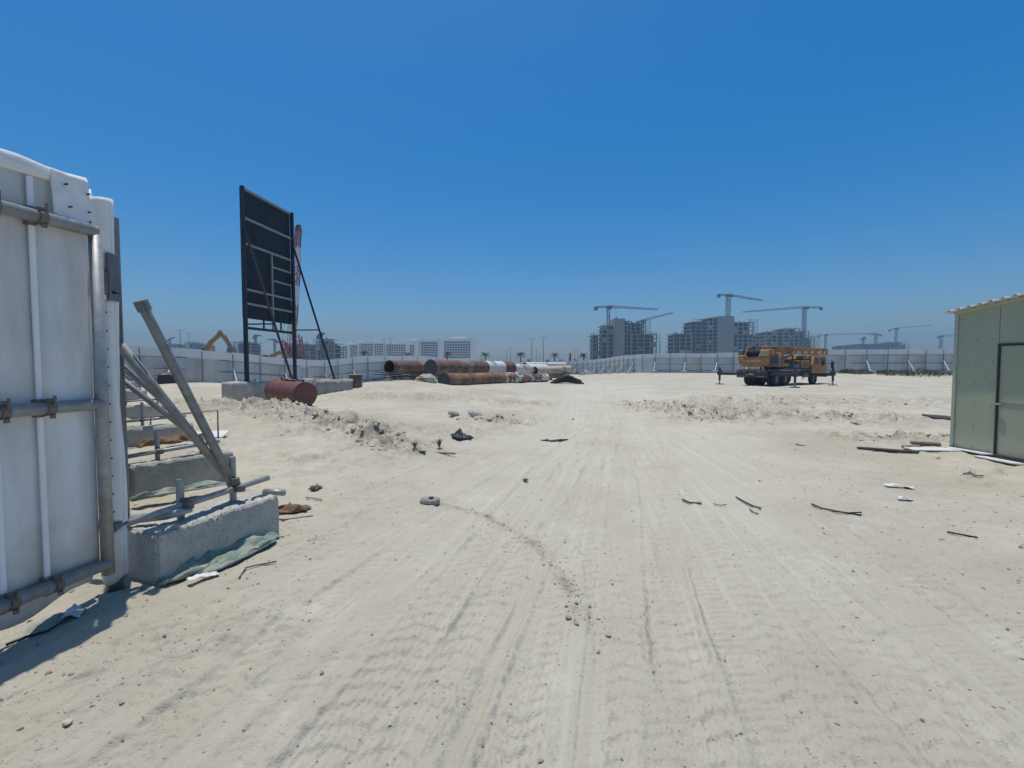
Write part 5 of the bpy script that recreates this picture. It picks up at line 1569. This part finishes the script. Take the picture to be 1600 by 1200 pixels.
def bush_mesh(name, seed, n, spread, size, mat):
    r = random.Random(seed)
    mb = MB()
    for k in range(n):
        th, rr_ = r.uniform(0, 6.283), spread[0] * math.sqrt(r.random())
        z = spread[1] * r.random() ** .8 * (1 - .6 * (rr_ / spread[0]) ** 2)
        p = Vector((rr_ * math.cos(th), rr_ * math.sin(th), z))
        d_ = Vector((r.gauss(0, 1), r.gauss(0, 1), r.gauss(.6, 1))).normalized() * size * r.uniform(.6, 1.4)
        s = d_.cross(Vector((r.gauss(0, 1), r.gauss(0, 1), r.gauss(0, 1)))).normalized() * size * .3
        mb.add([p, p + d_ * .5 + s, p + d_, p + d_ * .5 - s], [(0, 1, 2, 3)])
    return mb
for px, w, d, lb_ in ((752, 1.6, 160, "low shrub at the foot of the first palm right of the hotel row"), (780, 3.5, 165, "dark shrubs between the first two palms right of the hotel row"), (826, 2.4, 160, "round dark shrub right of the bushy second palm"), (843, 5.0, 170, "wide low dark shrub under the tallest lamp post"), (856, 2.2, 165, "small tree-like shrub left of the third palm"), (877, 2.6, 170, "shrub just left of the red flag"), (899, 2.0, 165, "dark shrub between the red flag and the last palm")):
    c = at(px, 562, d)
    o = bush_mesh("shrub", px, 420, (w, 6.4 if w < 3 else 4.4), .7, MAT['palm_leaf']).build("shrub", MAT['palm_leaf'])
    o.scale = (.62, .62, .62)
    o.location = (c.x, d, GZ)
    tag(o, lb_, "shrub", "shrubs beyond the hoarding")

# ------------------------------------------------------------------ weeds on the site
for k, (px, py, w, h, lb_) in enumerate([(1385, 586, 1.2, .35, "dry weeds at the hoarding foot right of the truck crane"), (1405, 587, 1.5, .35, "low weed patch at the hoarding's second prop right of the truck crane"), (1440, 588, 2.0, .6, "largest weed patch at the hoarding foot near the shed"), (1470, 587, 1.8, .45, "weed patch at the hoarding foot beside the shed"),
                                  (1326, 584, 1.2, .35, "small weeds at the hoarding foot close to the truck crane"), (1346, 585, 1.3, .3, "thin weed strip at the hoarding foot behind the truck crane's front")]):
    p = G(px, py)
    o = bush_mesh("weed_patch", 300 + k, 420, (w, h + .25), .22, MAT['dry_twig' if k % 2 else 'leaf']).build("weed_patch", MAT['dry_twig' if k % 2 else 'leaf'])
    o.location = p; o.scale = (1, .5, 1)
    tag(o, lb_, "weeds", "weeds along the hoarding", "stuff")
for k, (px, py, w, h, lb_, m) in enumerate([(597, 686, .13, .22, "small green weed on the clod ridge left of the track", 'leaf'), (648, 699, .10, .14, "smaller dry weed tuft between the green weed and dark bundle", 'dry_twig'), (686, 700, .16, .24, "dry brown weed tuft just left of the dark bundle", 'dry_twig'), (820, 752, .09, .035, "tiny dry weed flat on the sand left of the track", 'dry_twig')]):
    p = G(px, py)
    mb = MB(); r = random.Random(400 + k)
    for i in range(46):
        a, l = r.uniform(0, 6.283), r.uniform(.4, 1)
        q = Vector((math.cos(a) * w * l * r.random(), math.sin(a) * w * l * r.random(), h * l))
        s = Vector((-math.sin(a), math.cos(a), 0)) * .006
        mid = q * .5 + Vector((0, 0, h * .15))
        mb.add([-s, s, mid + s, mid - s, q], [(0, 1, 2, 3), (3, 2, 4)])
        for m_ in range(3):
            f = q * r.uniform(.4, 1)
            mb.add([f, f + Vector((r.uniform(-.016, .016), r.uniform(-.016, .016), .018)), f + Vector((r.uniform(-.016, .016), r.uniform(-.016, .016), .0))], [(0, 1, 2)])
    o = mb.build("weed", MAT[m]); o.location = p
    tag(o, lb_, "weed", "weeds on the open sand")

# ------------------------------------------------------------------ litter on the sand
c = G(672, 786)
cb = thing("concrete_brick", "grey hollow concrete brick alone on the sand left of the track", "brick", c, None, -.12)
o = bpy.data.objects.new("body", block_mesh("body", .24, .13, .085, 501, MAT['concrete_old'], .03)); COL.objects.link(o); o.parent = cb; o.location = (0, 0, -.012)
o = MB().box((.015, .0, .0735), (.06, .07, .002)).build("hollow", MAT['pipe_dark'], None); o.parent = cb  # flat plate on the top face, its dark colour paints a hole's shade
cloth("dark_bundle", "dark grey wrapped bundle on the sand by the dry weeds", "bundle", [G(709, 681), G(720, 684), G(738, 687)], .3, MAT['black'], 511, 22)
cloth("black_plastic", "thin black plastic strip with a folded end left of the track", "plastic", [G(845, 688), G(860, 690), G(876, 690), G(886, 687)], .10, MAT['black'], 515, 22, .005)
flat_scrap("wood_offcut", "small dark plank offcut on sand below the dry weeds", "plank", 695, 710, (.42, .06, .03), MAT['timber'], -.1)
flat_scrap("wood_offcut", "short dark wood chip left of the plank offcut", "wood chip", 660, 708, (.12, .06, .03), MAT['timber_dark'], -.1)
flat_scrap("white_chunk", "pale broken concrete chunk on the slope below the pipes", "concrete chunk", 742, 652, (.42, .3, .18), MAT['concrete'], .6, .3)
flat_scrap("grey_chunk", "dark broken chunk left of the pale chunk below the pipes", "concrete chunk", 709, 650, (.4, .22, .14), MAT['concrete_old'], .9, .3)
flat_scrap("timber_plank", "thick dark plank lying on the sand left of the shed", "plank", 1386, 706, (1.0, .11, .05), MAT['timber_dark'], -.42, .02)
flat_scrap("timber_plank", "short weathered plank beside the white panel near the shed", "plank", 1424, 701, (.45, .14, .06), MAT['timber'], .35, .05)
flat_scrap("timber_plank", "grey plank behind the white panel near the shed", "plank", 1446, 696, (.55, .12, .07), MAT['timber'], -.2, .04)
flat_scrap("timber_plank", "thin plank lying farthest back on the rubble left of the shed", "plank", 1440, 681, (.75, .06, .03), MAT['timber'], .05, .03)
flat_scrap("dark_sheet", "dark rusty sheet scrap on the bank left of the shed", "scrap sheet", 1472, 654, (.9, .5, .05), MAT['timber_dark'], .1, .12)
flat_scrap("foam_offcut", "white panel offcut lying flat beside the shed corner", "panel", 1457, 704, (.95, .28, .03), MAT['white_board'], -.03, .03)
paper("white_wrap", "crumpled white plastic wrapping on the sand in front of the shed", 1405, 762, .36, .10, -.15, MAT['white_board'], 521)
paper("white_wrap", "small white plastic shred nearer than the crumpled wrapping", 1414, 782, .16, .06, -.2, MAT['white_board'], 523)
paper("white_chip", "tiny white scrap on the sand near the shed's white panel", 1465, 716, .10, .06, .4, MAT['white_board'], 525)
rod("packing_strip", "dark forked strip lying right of the track", "strip", [(1268, 790), (1284, 797), (1310, 802), (1346, 808)], .010, MAT['frame_black'], .012)
rod("packing_strip", "short tail strip doubled on the forked dark strip", "strip", [(1300, 801), (1326, 804), (1346, 803)], .008, MAT['frame_black'], .012)
rod("packing_strip", "curved dark strip across the right-hand wheel ruts", "strip", [(1150, 779), (1162, 786), (1176, 793), (1189, 797)], .010, MAT['frame_black'], .012)
rod("packing_strip", "short thin shred beside the curved strip in the ruts", "strip", [(1171, 797), (1176, 802), (1185, 805)], .006, MAT['frame_black'], .012)
rod("packing_strip", "dark curved strip in the middle of the wheel ruts", "strip", [(1066, 783), (1078, 788), (1096, 789)], .011, MAT['frame_black'], .012)
rod("packing_strip", "thin faint strip between the two dark strips in the ruts", "strip", [(1115, 789), (1125, 792), (1135, 790)], .006, MAT['coupler'], .012)
rod("dark_rod", "thin black rod on the sand at the far right, below the shed", "rod", [(1480, 834), (1500, 838), (1527, 843)], .009, MAT['frame_black'], .012)
rod("twig", "forked dry twig on the sand in front of the shed door", "twig", [(1504, 742), (1516, 744), (1522, 743), (1536, 745)], .008, MAT['timber_dark'], .012)
rod("twig", "short dry twig on sand right of the crest track", "twig", [(1243, 695), (1250, 697), (1257, 698)], .009, MAT['timber_dark'], .012)
rod("twig", "tan stick lying on the sand right of the brown sacking", "twig", [(478, 779), (492, 781), (503, 783)], .007, MAT['coupler'], .012)
cloth("brown_leaf_litter", "clump of dry leaves on the sand behind the brown sacking", "leaves", [G(485, 768), G(492, 766), G(503, 763)], .14, MAT['dry_twig'], 531, 14)
sp_ = [(888, 967, .055, "largest grey stone of the cluster in the middle of the track"), (900, 943, .04, "topmost stone of the cluster in the middle of the track"), (885, 948, .03, "stone at the left of the cluster in the track"), (921, 948, .035, "stone at the right of the cluster in the track"), (901, 976, .04, "lowest stone of the cluster in the track"),
       (950, 995, .045, "dark stone alone below the stone cluster"), (935, 1020, .035, "pale pebble below the dark lone stone"), (895, 656, .11, "small dark stone on the bright crest of the track"), (105, 1132, .05, "reddish stone at the lower left corner"), (190, 1100, .035, "pale pebble right of the reddish stone"), (503, 1052, .035, "pale brown pebble at the lower left of the track"),
       (1595, 856, .05, "dark stone at the right picture edge"), (1576, 890, .03, "little stone below the black rod at right"), (1503, 898, .03, "little dark stone right of the ruts"), (845, 1190, .03, "small brown pebble at the bottom edge in the track")]
for k, (px, py, s, lb_) in enumerate(sp_):
    p = G(px, py)
    rock("stone", lb_, p + Vector((0, 0, s * .25)), (s * .95, s * .7, s * .42), MAT['stone'] if k != 8 else MAT['pipe_cream'], 600 + k, "stones on the sand")
MAT['stone_dark'] = material('dark_grit', (.21, .19, .155), .95, var=.35, scale=9)
# loose stones that nobody would count
def scatter(name, n, sampler, smin, smax, mat, seed, label, cat):
    g = np.random.default_rng(seed)
    x, y = sampler(g, n)
    z = full_height(x, y)[0]
    ico_v = np.array([(0, 0, 1), (.894, 0, .447), (.276, .851, .447), (-.724, .526, .447), (-.724, -.526, .447), (.276, -.851, .447),
                      (.724, .526, -.447), (-.276, .851, -.447), (-.894, 0, -.447), (-.276, -.851, -.447), (.724, -.526, -.447), (0, 0, -1)])
    ico_f = np.array([(0, 1, 2), (0, 2, 3), (0, 3, 4), (0, 4, 5), (0, 5, 1), (1, 6, 2), (2, 7, 3), (3, 8, 4), (4, 9, 5), (5, 10, 1), (2, 6, 7), (3, 7, 8), (4, 8, 9), (5, 9, 10), (1, 10, 6), (6, 11, 7), (7, 11, 8), (8, 11, 9), (9, 11, 10), (10, 11, 6)])
    s = smin * (smax / smin) ** (g.random(n) ** 2.2)
    V = ico_v[None] * (1 + g.uniform(-.42, .42, (n, 12, 1)))
    V = V * (s[:, None, None] * np.stack([g.uniform(.7, 1.5, n), g.uniform(.7, 1.3, n), g.uniform(.4, .85, n)], 1)[:, None, :])
    a = g.uniform(0, 6.283, n); c, q = np.cos(a)[:, None], np.sin(a)[:, None]
    V = np.stack([V[..., 0] * c - V[..., 1] * q, V[..., 0] * q + V[..., 1] * c, V[..., 2]], -1)
    V += np.stack([x, y, z - s * .05], 1)[:, None, :]
    F = (ico_f[None] + (np.arange(n) * 12)[:, None, None]).reshape(-1, 3)
    me = bpy.data.meshes.new(name)
    me.from_pydata(V.reshape(-1, 3).tolist(), [], F.tolist())
    me.materials.append(mat)
    o = bpy.data.objects.new(name, me); COL.objects.link(o)
    return tag(o, label, cat, kind="stuff")
def everywhere(g, n):
    y = 1.6 + 30 * g.random(n) ** 1.4
    x = (g.random(n) * 2 - 1) * (y * 1.15 + .5)
    keep = rnd.random()
    near = np.abs(x - road_x(y)) < 2.6
    x = np.where(near & (g.random(n) < .75), road_x(y) + np.sign(x - road_x(y) + .01) * (2.4 + 4 * g.random(n)), x)
    return x, y
def ridge(g, n):
    seg = [((-8.6, 16.5), (-4.2, 11.6), .8), ((-4.2, 11.6), (-2.2, 8.8), .45), ((-12.5, 19.5), (-8.6, 16.5), .7), ((5.6, 15), (11, 13.6), .8), ((5.2, 20.5), (6.5, 15), .8), ((8, 11.2), (11.5, 10.6), .5), ((-1.2, 15.2), (.2, 13.6), .7), ((6, 17), (14, 17), 1.3)]
    k = g.integers(0, len(seg), n); t = g.random(n)
    A = np.array([s[0] for s in seg])[k]; B = np.array([s[1] for s in seg])[k]; w = np.array([s[2] for s in seg])[k]
    P = A + (B - A) * t[:, None] + g.normal(0, 1, (n, 2)) * w[:, None] * .6
    return P[:, 0], P[:, 1]
def patch(g, n):
    c = np.array([(-1.9, 3.1), (-2.2, 2.6), (-1.5, 3.6), (.75, 3.4), (.3, 4.6), (3.0, 4.2), (4.4, 5.0), (-.35, 5.25), (-.05, 4.95), (.26, 4.6), (.4, 4.0), (.48, 3.6)])[g.integers(0, 12, n)]
    P = c + g.normal(0, .38, (n, 2))
    return P[:, 0], P[:, 1]
scatter("gravel", 6500, everywhere, .004, .017, MAT['stone_dark'], 1, "loose grey gravel strewn over the sand", "gravel")
scatter("sand_clods", 3600, ridge, .012, .07, MAT['clod'], 2, "broken sand clods along the ridges beside the track", "rubble")
scatter("grit", 1500, patch, .003, .011, MAT['stone'], 3, "fine dark grit scattered near the gate and ruts", "gravel")

def crumbs(g, n):
    k = g.integers(0, len(CRUMB) - 1, n); t = g.random(n)
    P = np.array(CRUMB)
    Q = P[k] + (P[k + 1] - P[k]) * t[:, None] + g.normal(0, .05, (n, 2))
    return Q[:, 0], Q[:, 1]
def on_tracks(g, n):
    y = 1.7 + 9 * g.random(n) ** 1.5
    return road_x(y) + g.normal(0, 1.0, n) * (1.2 + .9 * (y < 6)), y
scatter("soil_crumbs", 300, crumbs, .003, .015, MAT['stone_dark'], 4, "curved line of dark soil crumbs crossing the track", "rubble")
scatter("sand_crumbs", 4500, on_tracks, .003, .011, MAT['clod'], 5, "loose sand crumbs along the wheel tracks", "rubble")

# ------------------------------------------------------------------ haze over the flat coast
hz = MB().box((0, 0, 36.0), (2500, 2500, 80.0)).build("haze", None)
hm = bpy.data.materials.new("haze")
hm.use_nodes = True
hn = hm.node_tree
hn.nodes.clear()
vol = hn.nodes.new("ShaderNodeVolumePrincipled")
vol.inputs["Color"].default_value = (.34, .52, .68, 1)
vol.inputs["Density"].default_value = .0009
vol.inputs["Anisotropy"].default_value = 0.0
ho = hn.nodes.new("ShaderNodeOutputMaterial")
hn.links.new(vol.outputs[0], ho.inputs["Volume"])
hz.data.materials.append(hm)
tag(hz, None, None, kind="stuff")
